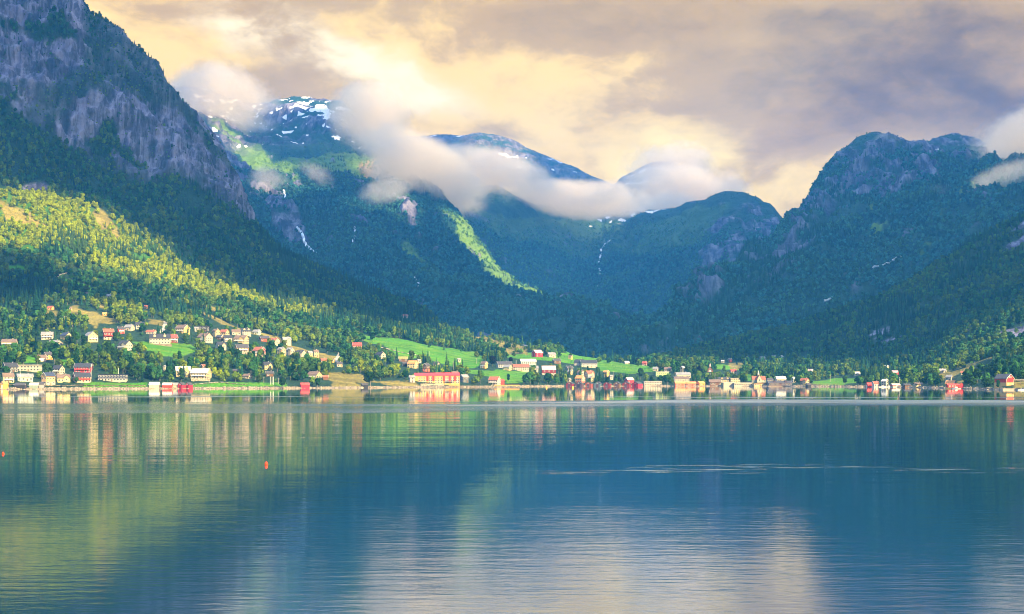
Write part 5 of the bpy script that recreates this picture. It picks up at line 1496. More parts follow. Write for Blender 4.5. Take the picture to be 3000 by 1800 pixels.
# ---------------------------------------------------------------- poles
M_POLE = paint('grey_pole', (.33, .30, .26)); M_WPOLE = paint('white_pole', (.75, .72, .66))
def pole(px, yt, yb, white=False, H2=False, label=''):
    X, D, Z = ground_at(px, yb); k = D / F; h = (yb - yt) * k
    r = empty('flagpole' if white else 'utility_pole', (X, D, Z)); tag(r, label, 'flagpole' if white else 'utility pole', None if white else 'utility poles on the slopes')
    mt = M_WPOLE if white else M_POLE
    rad = .14 if not H2 else .17
    for x in ((-.9, .9) if H2 else (0,)): MB().cyl((x, 0, -2), (x, 0, h), rad * 1.25, rad, 7).build('mast' if white else 'post', mt, r)
    if white: MB().cyl((0, 0, h), (0, 0, h + .35), .22, .05, 8).build('finial', mt, r)
    else: MB().box(-1.9 if H2 else -.9, 1.9 if H2 else .9, -.08, .08, h - .7, h - .5).build('crossarm', mt, r)
for (px, yt, yb, wh, h2, lb) in (
        (190, 926, 955, 0, 1, 'twin wooden power pole standing at the golden meadow edge'), (163, 1020, 1042, 0, 0, 'thin pole above the orange gabled house'), (272, 1049, 1072, 1, 0, 'white flagpole rising over the crimson house roof'),
        (267, 1068, 1110, 1, 0, 'tall white flagpole beside the brown red gabled house'), (347, 1080, 1108, 1, 0, 'white flagpole in front of the navy blue house'), (59, 1084, 1119, 1, 0, 'white flagpole before the pale green house'),
        (400, 1094, 1114, 0, 0, 'short grey pole beyond the navy blue house'), (648, 930, 949, 0, 0, 'wooden pole standing in the sloping golden meadow'), (793, 942, 962, 0, 0, 'wooden pole at the wood edge of the golden meadow'),
        (866, 957, 984, 0, 1, 'twin wooden power pole at the low end of the golden meadow'), (502, 922, 942, 0, 1, 'twin power pole in trees over the yellow house'), (773, 1104, 1122, 0, 0, 'thin pole on the shore below the pale yellow gable'),
        (793, 1105, 1127, 1, 0, 'first white flagpole of the trio on the shore'), (797, 1105, 1127, 1, 0, 'middle white flagpole of the trio on the shore'), (801, 1105, 1127, 1, 0, 'last white flagpole of the trio, towards the crimson boathouse'),
        (816, 1107, 1125, 0, 0, 'grey pole on the shore beyond the flagpole trio'), (977, 958, 974, 0, 1, 'twin power pole at the corner of the bright green field'), (1328, 1060, 1090, 0, 0, 'tall pole behind the hotel roof end'),
        (1354, 1079, 1100, 0, 0, 'pole above the dark grey gabled house'), (1396, 1050, 1066, 0, 0, 'small pole on the green field by the yellow gabled house'), (1512, 1056, 1080, 1, 0, 'pinkish white flagpole before the rust red roof'),
        (1241, 1048, 1064, 0, 0, 'pole among the houses above the hotel'), (1258, 1030, 1052, 0, 0, 'tall pole below the bright green field'), (2081, 1094, 1116, 0, 0, 'pole behind the brown timber hall'), (2095, 1094, 1113, 0, 0, 'pole between brown hall and cream inn'),
        (2108, 1095, 1110, 0, 0, 'pole rising behind the cream inn roof'), (2188, 1044, 1060, 0, 1, 'twin power pole on the field below the dark wood'), (2433, 1100, 1120, 0, 0, 'pole on the green delta field behind the footbridge'),
        (2446, 1098, 1118, 0, 0, 'second pole on the delta field, beside the shore tree'), (2718, 1108, 1128, 0, 0, 'pole beside the cream waterfront hall'), (1798, 1088, 1112, 0, 0, 'pole behind the middle of the boathouse row'), (1984, 1065, 1090, 0, 0, 'pole beside the tall white gable'),
        (2622, 1104, 1126, 1, 0, 'white mast standing over the red and white boat shed'), (2636, 1106, 1127, 1, 0, 'white mast beyond the red and white boat shed')):
    pole(px, yt, yb, wh, h2, lb)

# ---------------------------------------------------------------- buoys and boats
M_BUOY = paint('buoy_red', (.75, .045, .02), .05)
def buoy(px, py, rad, label, mat=M_BUOY, name='buoy'):
    D = HC * F / (py - YH)
    r = empty(name, ((px - 1500) / F * D, D, 0)); tag(r, label, 'buoy')
    V, Fc = [], []
    n, mR = 16, 10
    for i in range(mR + 1):
        a = math.pi * i / mR
        for j in range(n):
            b_ = 2 * math.pi * j / n
            q = 1.0 if a > 1.57 else 1 - .12 * math.cos(a)
            V.append((rad * math.sin(a) * math.cos(b_) * q, rad * math.sin(a) * math.sin(b_) * q, rad * 1.45 * math.cos(a) + rad * .55))
    for i in range(mR):
        for j in range(n): Fc.append((i * n + j, (i + 1) * n + j, (i + 1) * n + (j + 1) % n, i * n + (j + 1) % n))
    o = plain_mesh('float', V, Fc, mat, True); o.parent = r
    MB().cyl((0, 0, rad * 1.95), (0, 0, rad * 2.2), rad * .22, rad * .16, 10).build('eye', mat, r)
buoy(780, 1363, .19, 'orange red mooring buoy floating alone on the open water')
buoy(9, 1331, .15, 'orange red mooring buoy at the picture edge, with water all round')
M_YB = paint('buoy_yellow', (.75, .42, .05), .05)
buoy(1601, 1137, .8, 'yellow buoy near the shore, by the end of the pier', M_YB)
buoy(1678, 1137.5, .9, 'yellow orange buoy in front of the maroon boathouses', M_YB)
def boat(px, D, L, label, hullm=None, cabin=True, rz=0.1):
    r = empty('boat', ((px - 1500) / F * D, D, 0), rz); tag(r, label, 'boat')
    n = 9; V, Fc = [], []
    for i in range(n):
        u = i / (n - 1); x = (u - .5) * L
        b_ = L * .17 * (1 - max(0, (u - .45) / .55) ** 2.2) + .02; zt = .75 + .35 * u ** 2
        V += [(x, -b_, zt), (x, -b_ * .75, .0), (x, 0, -.35), (x, b_ * .75, .0), (x, b_, zt)]
    for i in range(n - 1):
        for j in range(4): Fc.append((i * 5 + j, i * 5 + j + 1, (i + 1) * 5 + j + 1, (i + 1) * 5 + j))
        Fc.append((i * 5 + 4, i * 5, (i + 1) * 5, (i + 1) * 5 + 4))
    Fc.append((0, 4, 3, 2, 1))
    o = plain_mesh('hull', V, Fc, hullm or M_TRIM); o.parent = r
    if cabin:
        MB().box(-L * .1, L * .2, -L * .1, L * .1, .8, 1.9).build('cabin', M_TRIM, r)
        MB().box(-L * .07, L * .17, -L * .1 - .03, -L * .1, 1.3, 1.7).build('window', M_GLASS, r)
boat(2803, 1300, 7.5, 'white motorboat moored before the stilted red boathouse', rz=2.9)
boat(2585, 1528, 9, 'white cabin boat moored before the tall white store')
boat(2604, 1531, 7, 'small white boat beside the cabin boat at the white store', rz=-.15)
boat(2626, 1515, 8, 'white motorboat moored below the two masts', rz=.2)
boat(2650, 1490, 6, 'dark hulled rowing boat by the dark brown boathouse', MW['brown'], False)
boat(2992, 1140, 6, 'white rowing boat lying beyond the stone quay', M_TRIM, False)

# ---------------------------------------------------------------- waterfalls, tracks, walls
m, t = new_mat('white_water')
pos = t.n('ShaderNodeTexCoord').outputs['Object']
finish(t, t.mix(t.ramp(t.noise(t.mapping(pos, (1, 1, .2)), .12, 5, .65), .35, .65), (.48, .53, .58), (.86, .87, .88)), .6)
M_FALL = m
m, t = new_mat('gravel_track')
pos = t.n('ShaderNodeTexCoord').outputs['Object']
finish(t, t.mix(t.ramp(t.noise(pos, .5, 5, .65), .35, .65), (.30, .25, .18), (.44, .38, .29)), .95)
M_TRACK = m
def sheet_point(s, px, py):
    sx, sy = s._scr
    j = int(np.clip(round((px - s.cols[0]) / (s.cols[1] - s.cols[0])), 0, len(s.cols) - 1))
    col = sy[:, j]
    i = int(np.argmax(col <= py)) if (col <= py).any() else len(col) - 1
    return np.array([s.X[i, j], s.Y[i, j], s.Z[i, j]])
def ribbon(name, s, pts, width, mat, lift, jit=0.0, toward=True):
    q = []
    for (a, b_) in zip(pts[:-1], pts[1:]):
        n = max(2, int(math.hypot(b_[0] - a[0], b_[1] - a[1]) / 3))
        for i in range(n): q.append((a[0] + (b_[0] - a[0]) * i / n, a[1] + (b_[1] - a[1]) * i / n))
    q.append(pts[-1])
    V, Fc = [], []
    P = [sheet_point(s, px + (RNG.normal(0, jit) if jit else 0), py) for px, py in q]
    for i, p in enumerate(P):
        n3 = np.array([0, HC - 0, 0]); to = -p + np.array([0, 0, HC]); to = to / np.linalg.norm(to)
        up = np.array([0, 0, 1.0])
        off = (to * .8 + up * .6) * lift
        d = P[min(i + 1, len(P) - 1)] - P[max(i - 1, 0)]
        d = d / (np.linalg.norm(d) + 1e-9)
        sd = np.cross(d, to if toward else up); sd = sd / (np.linalg.norm(sd) + 1e-9)
        w_ = width * (RNG.uniform(.6, 1.3) if jit else 1.0)
        for u, dp in ((-.5, 0), (.5, 0), (.5, -1.0), (-.5, -1.0)):
            V.append(tuple(p + off * (1 + dp * 1.6) + sd * u * w_))
    for i in range(len(P) - 1):
        for j in range(4):
            a, b_ = i * 4 + j, i * 4 + (j + 1) % 4
            Fc.append((a, b_, b_ + 4, a + 4))
    return plain_mesh(name, V, Fc, mat)
FALLS = [(mB, [(870, 671), (884, 693), (892, 718), (904, 730), (925, 752)], 6.5, 'long white waterfall on the bluish rock above the village hill'), (mB, [(825, 560), (830, 572), (832, 586)], 5, 'short waterfall dropping beside a dark crag under cloud'),
         (mB, [(1216, 803), (1224, 831), (1234, 845)], 4, 'thin white waterfall in the wood, nearest to the lit ridge'), (mB, [(1037, 668), (1040, 690), (1036, 716)], 3.5, 'faint white cascade down a pale rock face'),
         (mC, [(1802, 708), (1782, 724), (1772, 732), (1766, 746), (1760, 758), (1746, 775)], 8, 'upper white torrent in the gully of the valley head'), (mC, [(1754, 789), (1762, 799), (1766, 809)], 7, 'middle white torrent below the bend of the gully'),
         (mC, [(1758, 831), (1757, 842)], 5, 'short white torrent, lowest in the gully'), (mC, [(1831, 986), (1834, 994), (1836, 1006)], 4, 'little waterfall low on the dark valley side')]
for s, pts, wd, lb in FALLS:
    o = ribbon('waterfall', s, pts, wd, M_FALL, 6.0, .5)
    tag(o, lb, 'waterfall')
for s, pts, wd, lb in ((mE, [(2414, 889), (2425, 884), (2440, 877)], 3, ''), (mE, [(2566, 806), (2600, 792), (2653, 762)], 3, '')):
    o = ribbon('stream', s, pts, wd, M_FALL, 5.0, .6); tag(o, kind='structure')
for pts, wd in (([(484, 943), (482, 958), (476, 968), (464, 985)], 5), ([(1001, 1030), (995, 1042), (986, 1054), (990, 1062)], 5), ([(1110, 1018), (1180, 1034), (1240, 1046)], 4), ([(165, 812), (190, 803), (205, 800)], 5),
                ([(0, 1128), (120, 1131), (240, 1130), (420, 1131)], 4.5), ([(560, 1128), (640, 1121), (720, 1128)], 4)):
    o = ribbon('track', land, pts, wd, M_TRACK, .6, 0, False); tag(o, kind='structure')
m, t = new_mat('dry_stone')
pos = t.n('ShaderNodeTexCoord').outputs['Object']
vo = t.n('ShaderNodeTexVoronoi'); t.put(vo.inputs['Vector'], pos); vo.inputs['Scale'].default_value = 1.1
finish(t, t.mix(t.ramp(vo.outputs['Distance'], .2, .7), (.46, .38, .29), (.16, .13, .10)), .95, .1, vo.outputs['Distance'], .8, .3)
M_STONE = m
def wall_run(x0, x1, yt, yb, label):
    X0, D0, Z0 = ground_at(x0, yb); X1, D1, Z1 = ground_at(x1, yb)
    L = math.hypot(X1 - X0, D1 - D0); h = (yb - yt) * D0 / F
    b_ = MB(); n = 8
    for i in range(n):
        z = (Z1 - Z0) * i / n
        b_.box(L * i / n, L * (i + 1) / n, -.5, .5, z - 4 + (Z0 - Z0), z + h + .15 * (i % 2))
    o = b_.build('stone_wall', M_STONE, None, (X0, D0, Z0), math.atan2(D1 - D0, X1 - X0)); tag(o, label, 'wall')
wall_run(680, 738, 1031, 1043, 'pale stone wall holding the terrace of the orange brown house')
wall_run(740, 780, 1036, 1046, 'pale stone wall holding the terrace of the red house')
wall_run(560, 616, 1108, 1117, 'grey stone wall below the long cream villa annex')
wall_run(1232, 1300, 1124.5, 1130, 'grey stone sea wall under the yellow hotel')

# rocks along the water line
m, t = new_mat('shore_stone')
oi = t.n('ShaderNodeObjectInfo')
pos = t.n('ShaderNodeTexCoord').outputs['Object']
finish(t, t.mix(t.ramp(t.noise(pos, 1.5, 4), .35, .65), t.mix(oi.outputs['Random'], (.10, .08, .065), (.27, .22, .165)), t.mix(oi.outputs['Random'], (.18, .15, .12), (.38, .31, .23))), .9)
M_ROCK = m
rk = []
for i in range(4):
    rs = np.random.default_rng(700 + i)
    V, Fc = [], []
    for a in range(5):
        ph = math.pi * (a + .5) / 5
        for b_ in range(7):
            th = 2 * math.pi * (b_ + .5 * (a % 2)) / 7; q = rs.uniform(.72, 1.15)
            V.append((math.sin(ph) * math.cos(th) * q, math.sin(ph) * math.sin(th) * q * .85, math.cos(ph) * .7 * q))
    for a in range(4):
        for b_ in range(7): Fc.append((a * 7 + b_, (a + 1) * 7 + b_, (a + 1) * 7 + (b_ + 1) % 7, a * 7 + (b_ + 1) % 7))
    Fc += [tuple(range(7)), tuple(reversed(range(28, 35)))]
    rk.append(mesh_of('rock', V, Fc, M_ROCK))
ROCKS = proto_coll('shore_rocks', rk)
G_ROCK = scatter_tree(ROCKS)
mask = ((land.Z > -0.5) & (land.Z < 1.5)).astype(np.float32) * np.where((land.PX0 < 1240) | (land.PX0 > 1860) | ((land.PX0 > 1520) & (land.PX0 < 1650)), 1.0, .25)
P, I, J = sample(land, mask, 1.5)
n = len(P); sc_ = RNG.uniform(.35, 1.15, n)
o = wood('rocks', P, np.stack([sc_ * RNG.uniform(.8, 1.5, n), sc_, sc_], -1), RNG.integers(0, 4, n), np.zeros(n), G_ROCK, 'tumbled pale boulders lining the water edge')
del o['category']
# ---------------------------------------------------------------- trees of the near land
# first every place a tree can stand, then the largest in view become trees of their own
fm = 1 - np.clip(rock_land * 1.2, 0, .9)
sxl, syl = land._scr
fac = facing(land)
low = smooth(land.T, 4.05, 3.8)          # village part
n_cl = fbm(land.X / 45, land.Y / 45, land.Z / 45, 4, 201)
open_ = polys(*warped(land, 8, 50), [[(95, 960), (300, 960), (640, 965), (760, 985), (900, 1030), (860, 1060), (700, 1050), (560, 1045), (420, 1030), (100, 1020)], [(-200, 1080), (300, 1085), (380, 1120), (380, 1145), (-200, 1145)],
                                     [(1380, 1060), (1480, 1080), (1640, 1085), (1700, 1115), (1560, 1125), (1440, 1125), (1360, 1100)], [(1940, 1100), (2380, 1105), (2380, 1135), (1900, 1135)], [(2520, 1118), (2720, 1118), (2720, 1135), (2520, 1135)], [(1200, 1085), (1380, 1090), (1380, 1132), (1100, 1132), (1100, 1118)]])
dens = fm * fac * (1 - np.clip(np.where(birch, 0, green_m) * 1.6, 0, .965)) * (1 - np.clip(dry_m * 1.5, 0, np.where(land.T > 4.05, .86, .965)))
dens = dens * np.where(low > 0.5, smooth(n_cl + .55, 0, .35), smooth(n_cl + 0.95, 0, .4)) * (1 - 0.5 * open_)
dens = dens * np.where(birch, 1.6, 1.0)
dens = dens * (land.Z > 2.0) * (land.T < 7.25)
up_ = smooth(land.T, 4.0, 4.6)
P, I, J = sample(land, dens, 6.9)
# thin the wood by height: stands are closer together and lower on the steep upper slopes
k0 = len(P)
px_t = 1500 + P[:, 0] / P[:, 1] * F
py_t = YH - (P[:, 2] - HC) / P[:, 1] * F
T_ = land.T[I, J]
keep = np.ones(k0, bool)
tall_px = 11.0 / P[:, 1] * F
for (a, b_, yt, yb, D, lb) in BUILT:
    w_ = (b_ - a)
    hitb = (px_t > a - 5) & (px_t < b_ + 5) & (py_t > yt + 2) & (py_t < yb + tall_px * .58) & (P[:, 1] < D + 22)
    hitb &= ~((RNG.uniform(0, 1, k0) < .05) & (py_t > yb + 8))
    keep &= ~hitb
    # nothing grows inside the house
    hitb = (np.abs(P[:, 0] - ((a + b_) / 2 - 1500) / F * D) < w_ / F * D * .6 + 3) & (np.abs(P[:, 1] - D - 6) < 11)
    keep &= ~hitb
P, I, J, px_t, py_t, T_ = P[keep], I[keep], J[keep], px_t[keep], py_t[keep], T_[keep]
k0 = len(P)
keep = np.ones(len(P), bool)
for kq in (.2, .5, .8, 1.05):
    for pl in G_MEADOW + D_MEADOW:
        keep &= ~(inpoly(px_t, py_t - kq * 10.0 / P[:, 1] * F, pl) & (T_ < 4.05) & (RNG.uniform(0, 1, len(P)) < .72))
P, I, J, px_t, py_t, T_ = P[keep], I[keep], J[keep], px_t[keep], py_t[keep], T_[keep]
k0 = len(P)
con_n = fbm(P[:, 0] / 90, P[:, 1] / 90, P[:, 2] / 90, 3, 211) + RNG.normal(0, .3, k0)
con_bias = polys(px_t, py_t, [[(700, 850), (1000, 940), (1200, 1000), (1250, 960), (1000, 800), (820, 730), (640, 700)], [(-200, 820), (260, 860), (260, 1000), (-200, 1000)], [(2060, 1030), (2300, 1010), (2700, 860), (2660, 980), (2300, 1050)], [(1430, 965), (1860, 1060), (1860, 1075), (1430, 1010)]])
conif = con_n > np.where(con_bias, 0.0, 0.5)
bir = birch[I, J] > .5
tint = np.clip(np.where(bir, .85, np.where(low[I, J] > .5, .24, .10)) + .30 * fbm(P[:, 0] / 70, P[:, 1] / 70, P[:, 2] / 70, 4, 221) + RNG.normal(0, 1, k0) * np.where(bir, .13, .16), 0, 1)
tint = np.where((px_t > 1500) & ~bir, tint * .75, tint)
size = np.where(T_ > 4.3, .80, .92) * RNG.uniform(.55, 1.35, k0)
size = np.where(open_[I, J] & (RNG.uniform(0, 1, k0) < .5), size * .62, size)
size = np.where(rock_land[I, J] > .3, size * .6, size)
# --- individual trees
app = size * 11 / P[:, 1]
inv_ = (px_t > -25) & (px_t < 3025)
order = np.argsort(np.where(inv_ & (T_ < 4.3), -app, 1e9))
NBIG = 262
single = np.zeros(k0, bool); single[order[:NBIG]] = True
npk = np.where(conif, RNG.integers(4, 6, k0), np.where(size < .62, 3, RNG.integers(0, 3, k0)))
far_ = ~single
lab = ('mixed green wood climbing the slope behind the village')
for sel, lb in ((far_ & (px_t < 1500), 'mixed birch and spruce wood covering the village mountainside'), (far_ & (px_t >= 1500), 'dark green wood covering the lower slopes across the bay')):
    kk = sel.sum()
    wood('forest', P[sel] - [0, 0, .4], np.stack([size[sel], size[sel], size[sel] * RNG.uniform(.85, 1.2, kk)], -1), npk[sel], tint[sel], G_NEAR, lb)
print('near wood', k0)
# --- labels that say where each tree stands
def cut_short(lb):
    s = lb
    for c_ in (' with ', ', ', ' beside ', ' behind ', ' above ', ' below ', ' standing', ' in front', ' among', ' between', ' half ', ' joined', ' on ', ' by ', ' under ', ' at ', ' rising', ' high', ' alone', ' next', ' amid', ' atop', ' up the', ' uphill', ' beyond', ' leaning', ' attached', ' over ', ' in '):
        i = s.find(c_)
        if i > 0: s = s[:i]
    return s
counts = {}
for b_ in BUILT: counts[cut_short(b_[5])] = counts.get(cut_short(b_[5]), 0) + 1
def phrase(lb):
    s = cut_short(lb)
    return s if counts[s] == 1 else None
used_labels = set()
ORD = ('', 'another ', 'a third ', 'a fourth ', 'a fifth ', 'a sixth ', 'a seventh ')
def tree_label(px, py, top, kindw, sizew):
    cand = []
    for (a, b_, yt, yb, D, lb) in BUILT:
        ph = phrase(lb)
        if not ph: continue
        mx_ = (a + b_) / 2
        d = math.hypot(max(a - px, px - b_, 0), 1.5 * max(yt - py, py - yb, 0))
        if px < a - 4: rel = 'beside'
        elif px > b_ + 4: rel = 'just past'
        elif py > yb: rel = 'below'
        elif py < yt + 4: rel = 'up behind'
        else: rel = 'close to'
        if rel in ('beside', 'just past'):
            if py > yb + 9: rel = 'downhill from'
            elif py < yt - 3: rel = 'uphill from'
        cand.append((d, rel, ph))
    cand.sort()
    for adj in ('', 'leafy ', 'dense ', 'lone '):
        for d, rel, ph in cand[:4]:
            l_ = f'{sizew} {adj}{kindw} {rel} the {ph}'
            if l_ not in used_labels and len(l_.split()) <= 16:
                used_labels.add(l_); return l_
    for i in range(3):
        for (d, rel, ph), (d2, r2, p2) in ((cand[0], cand[i + 1]), (cand[1], cand[i + 2])):
            l_ = f'{sizew} {kindw} {rel} the {ph}, towards the {p2}'
            if l_ not in used_labels and len(l_.split()) <= 16:
                used_labels.add(l_); return l_
    l_ = f'{sizew} {kindw} between the {cand[0][2]} and the {cand[3][2]}'
    used_labels.add(l_)
    return l_
def place_tree(Pt, kind_i, sc, tint_, kindw, px, py, name='tree', cmat=None, zs=1.0, lb=None, cat='tree'):
    kind, cme, tme = TREES[kind_i]
    r = empty(name, tuple(Pt), RNG.uniform(0, 6.28)); r.scale = (sc, sc, sc * zs)
    h = {'round': 10, 'tall': 14, 'bush': 5, 'wide': 12.5, 'spruce': 15}[kind] * sc * zs
    sizew = 'small' if h < 6.5 else ('tall' if h > 11.5 else 'medium sized')
    tag(r, lb or tree_label(px, py, py - h / Pt[1] * F, kindw, sizew), cat, None if lb else 'trees of the shore villages')
    c_ = bpy.data.objects.new('crown', cme); COL.objects.link(c_); c_.parent = r
    t_ = bpy.data.objects.new('trunk', tme); COL.objects.link(t_); t_.parent = r
    return r
# crowns of single trees take their shade of green from the variety
def variety(k, a, b, lit):
    mm = leaf_mat('leaves_' + k, a, b, lit); out = {}
    for i, (kind, cme, tme) in enumerate(TREES[:6]):
        c2 = cme.copy(); c2.materials.clear(); c2.materials.append(mm); out[i] = len(TREES); TREES.append((kind, c2, tme))
    return out
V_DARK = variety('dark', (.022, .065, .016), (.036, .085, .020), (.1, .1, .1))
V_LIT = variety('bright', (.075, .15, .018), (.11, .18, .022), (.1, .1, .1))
V_COP = variety('copper', (.014, .014, .016), (.022, .018, .020), (.1, .1, .1))
V_BLUE = leaf_mat('blue_needles', (.045, .085, .085), (.065, .105, .10), (.1, .1, .1), .1)
NAMEK = {'round': ('round_tree', 'round leafy tree'), 'tall': ('birch_tree', 'slender birch'), 'bush': ('bush', 'rounded bush'), 'wide': ('broad_tree', 'broad crowned tree'), 'spruce': ('spruce_tree', 'dark spruce')}
SI = np.nonzero(single)[0]
SI = SI[np.argsort(px_t[SI])]
for i in SI:
    if conif[i]: ki = 6 + int(RNG.integers(0, 3))
    else:
        ki = 4 if size[i] < .62 else int(RNG.choice([0, 1, 2, 3, 5]))
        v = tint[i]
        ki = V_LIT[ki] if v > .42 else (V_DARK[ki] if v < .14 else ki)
    kd = TREES[ki][0]
    nm, kw = NAMEK[kd]
    adj = ''
    if kd != 'spruce':
        adj = 'bright green ' if ki in V_LIT.values() else ('dark green ' if ki in V_DARK.values() else 'green ')
    sc = size[i] * (1.5 if kd == 'bush' else 1.0) * (.9 if kd == 'wide' else 1)
    place_tree(P[i] - np.array([0, 0, .3]), ki, sc, 0, adj + kw, px_t[i], py_t[i], nm, zs=RNG.uniform(.88, 1.15))
# --- trees one recognises
def named(px, yt, yb, ki, label, name, cat='tree', mat=None, zs=1.0, wide=1.0):
    X, D, Z = ground_at(px, yb); h = (yb - yt) * D / F
    h0 = {0: 11, 1: 9.5, 2: 14.5, 3: 13, 4: 5.2, 5: 12.5, 6: 15, 7: 12, 8: 17.5}
    kk = ki
    kd = TREES[ki][0]
    hh = {'round': 10.5, 'tall': 14, 'bush': 5.2, 'wide': 12.5, 'spruce': 15}[kd]
    r = place_tree((X, D, Z - .3), ki, h / hh, 0, '', px, yb, name, lb=label, cat=cat)
    r.scale = (h / hh * wide, h / hh * wide, h / hh)
    if mat:
        c_ = [o_ for o_ in r.children if o_.name.startswith('crown')][0]
        c_.data = c_.data.copy(); c_.data.materials.clear(); c_.data.materials.append(mat)
named(107, 858, 928, 8, 'big nearly black spruce towering over the left slope wood'.replace('left slope ', ''), 'spruce_tree', wide=1.35)
named(224, 822, 880, 8, 'tall dark spruce high above the golden meadow', 'spruce_tree', wide=1.2)
named(538, 1067, 1113, 6, 'blue grey spruce in front of the old cream villa', 'spruce_tree', mat=V_BLUE, wide=1.5)
named(936, 1050, 1088, 6, 'narrow blue spruce beside the rust roofed house', 'spruce_tree', mat=V_BLUE, wide=.9)
named(1442, 1040, 1074, V_COP[5], 'nearly black copper beech by the yellow gabled house', 'copper_beech', wide=.95)
named(1497, 1046, 1066, V_COP[0], 'second dark copper tree behind the long grey farmhouse', 'copper_beech', wide=1.1)
named(1085, 1088, 1133, V_DARK[0], 'big shore tree leaning beside the black boathouse', 'round_tree', wide=1.25)
named(1490, 1094, 1122, 2, 'lone pointed tree on the green slope past the pinkish house', 'pointed_tree', wide=.8)
named(1406, 1082, 1116, 5, 'tall oval tree on the slope behind the pier', 'oval_tree', wide=.85)
named(1535, 1098, 1129, 2, 'shore tree, first of the dark clump past the pier', 'shore_tree', wide=1.1)
named(1553, 1086, 1129, 5, 'highest shore tree in the dark clump past the pier', 'shore_tree', wide=1.0)
named(1578, 1098, 1129, V_DARK[2], 'dark shore tree in the middle of the clump past the pier', 'shore_tree', wide=1.1)
named(1604, 1090, 1124, 5, 'rounded tree below the long maroon barn', 'round_tree', wide=.95)
named(1632, 1104, 1130, 0, 'low round shore tree, last of the clump before the boathouses', 'shore_tree', wide=1.1)
named(1725, 1105, 1132, 3, 'light green shore tree covering the rust red boathouse', 'shore_tree')
named(1780, 1098, 1132, V_DARK[3], 'dark shore tree between blue grey and maroon boathouse', 'shore_tree', wide=1.2)
named(1722, 1068, 1093, 3, 'round topped tree before the big grey farm building', 'round_tree')
named(1750, 1073, 1101, V_DARK[2], 'tall dark tree at the end of the grey farm building', 'pointed_tree', wide=.9)
named(1876, 1077, 1112, V_DARK[5], 'dark broad tree in the field beyond the crimson barn', 'broad_tree', wide=.8)
named(1868, 1046, 1069, V_COP[1], 'black rounded tree beside the red cottage on the rim', 'copper_beech')
named(1955, 1103, 1129, 0, 'round tree between beige warehouse and orange cabins', 'round_tree', wide=1.3)
named(2048, 1067, 1098, V_COP[3], 'tall black tree beside the red brown church', 'copper_beech', wide=1.2)
named(2297, 1106, 1131, 7, 'slim dark cypress before the plum waterfront block', 'cypress_tree', wide=.5)
named(2336, 1100, 1130, V_DARK[5], 'dark tree beside the cream gabled house at the bridge', 'broad_tree', wide=.8)
named(2475, 1100, 1130, V_DARK[2], 'pointed shore tree at the far end of the footbridge', 'pointed_tree', wide=1.2)
named(2888, 1104, 1141, V_DARK[5], 'great round shore tree, larger of the pair by the red barn', 'round_tree', wide=1.25)
named(2845, 1104, 1140, V_DARK[0], 'round shore tree, smaller of the pair by the red barn', 'round_tree', wide=1.1)
named(2925, 1112, 1142, 2, 'slim shore tree directly before the big red barn', 'shore_tree')
named(830, 1106, 1139, V_DARK[0], 'dense shore tree before the lone crimson boathouse', 'shore_tree', wide=1.0)
named(930, 1105, 1137, 2, 'broad birch on the rocks past the lone crimson boathouse', 'birch_tree', wide=1.4)
named(226, 1104, 1124, 0, 'round garden tree before the brown red gabled house', 'round_tree')
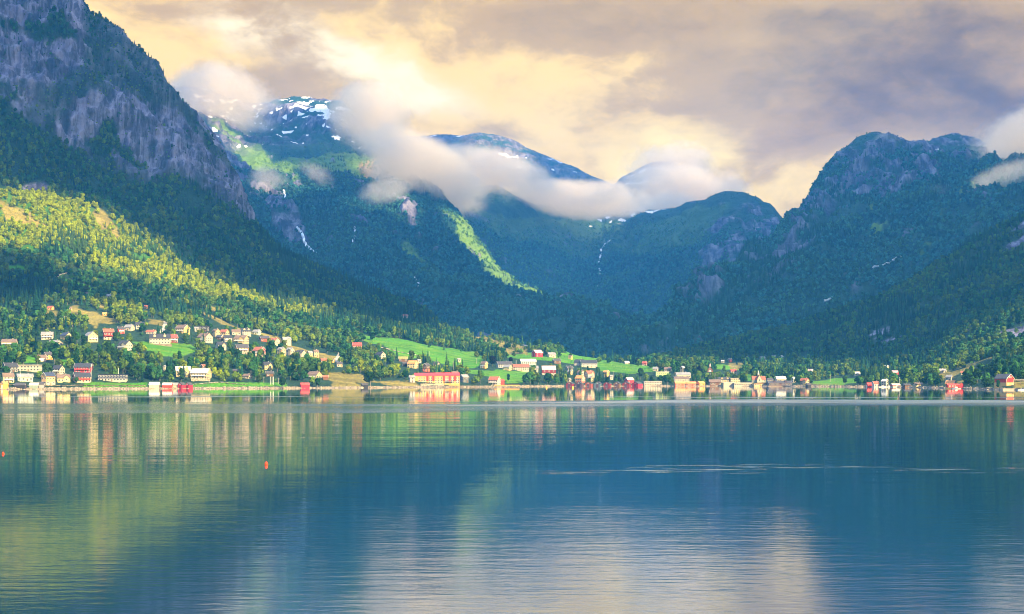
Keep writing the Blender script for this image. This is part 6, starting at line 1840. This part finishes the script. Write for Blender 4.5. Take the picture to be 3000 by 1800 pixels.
# ---------------------------------------------------------------- clouds hanging on the mountains
def cloud_mat(name, rho, cover=0.0, seed=0.0, scale=2.2):
    m, t = new_mat(name)
    pos = t.n('ShaderNodeTexCoord').outputs['Object']
    r = t.vmath('LENGTH', pos)
    g = t.n('ShaderNodeNewGeometry').outputs['Position']
    gm = t.mapping(g, (1, .7, 1.25), (0, 0, 0), (seed * 1000, 0, 0))
    n1 = t.noise(gm, scale * .0012, 5, .58, .5)
    n2 = t.noise(gm, scale * .005, 6, .66)
    f = t.math('SUBTRACT', 1.0, r)
    f = t.math('ADD', t.math('MULTIPLY', f, 1.15), t.math('MULTIPLY', t.math('SUBTRACT', n1, .5), 2.6))
    f = t.math('ADD', f, t.math('MULTIPLY', t.math('SUBTRACT', n2, .5), 1.7))
    n3 = t.noise(gm, scale * .017, 4, .65)
    f = t.math('ADD', f, t.math('MULTIPLY', t.math('SUBTRACT', n3, .5), 1.0))
    f = t.math('ADD', f, cover)
    edge = t.ramp(r, 1.0, .72)
    dn = t.math('MULTIPLY', t.math('MULTIPLY', t.ramp(f, .25, .85), edge), rho)
    pv = t.n('ShaderNodeVolumePrincipled')
    pv.inputs['Color'].default_value = (.925, .80, .615, 1)  # warm evening light put into the vapour colour
    t.put(pv.inputs['Density'], dn)
    pv.inputs['Anisotropy'].default_value = 0.35
    o = t.n('ShaderNodeOutputMaterial'); t.t.links.new(pv.outputs[0], o.inputs['Volume'])
    m.cycles.volume_step_rate = 0.3
    return m
_sv, _sf = [], []
for i in range(13):
    a = math.pi * i / 12
    for j in range(20):
        b_ = 2 * math.pi * j / 20
        _sv.append((math.sin(a) * math.cos(b_) * 1.02, math.sin(a) * math.sin(b_) * 1.02, math.cos(a) * 1.02))
for i in range(12):
    for j in range(20): _sf.append((i * 20 + j, (i + 1) * 20 + j, (i + 1) * 20 + (j + 1) % 20, i * 20 + (j + 1) % 20))
def cloud(px, py, D, rx, ry, deep, rho, label, cover=0.0, tilt=0.0, scale=2.2):
    k = D / F
    m = cloud_mat('cloud_vapour', rho, cover, px * .01, scale)
    o = plain_mesh('cloud', _sv, _sf, m)
    o.location = ((px - 1500) * k, D, HC + (YH - py) * k)
    o.scale = (rx * k, deep, ry * k)
    o.rotation_euler = (0, tilt, 0)
    tag(o, label, kind='stuff')
for c_ in CLOUDS:
    cloud(*c_)
# ---------------------------------------------------------------- haze over the whole valley
m, t = new_mat('valley_haze')
pv = t.n('ShaderNodeVolumePrincipled')
pv.inputs['Color'].default_value = (0.07, 0.40, 1.0, 1)
pv.inputs['Density'].default_value = 5.6e-5
pv.inputs['Anisotropy'].default_value = 0.0
oo = t.n('ShaderNodeOutputMaterial'); t.t.links.new(pv.outputs[0], oo.inputs['Volume'])
hz = plain_mesh('haze', [(x, y, z) for z in (-14, 1700) for y in (-900, 10200) for x in (-6000, 6000)],
                [(0, 2, 3, 1), (4, 5, 7, 6), (0, 1, 5, 4), (2, 6, 7, 3), (0, 4, 6, 2), (1, 3, 7, 5)], m)
tag(hz, kind='stuff')
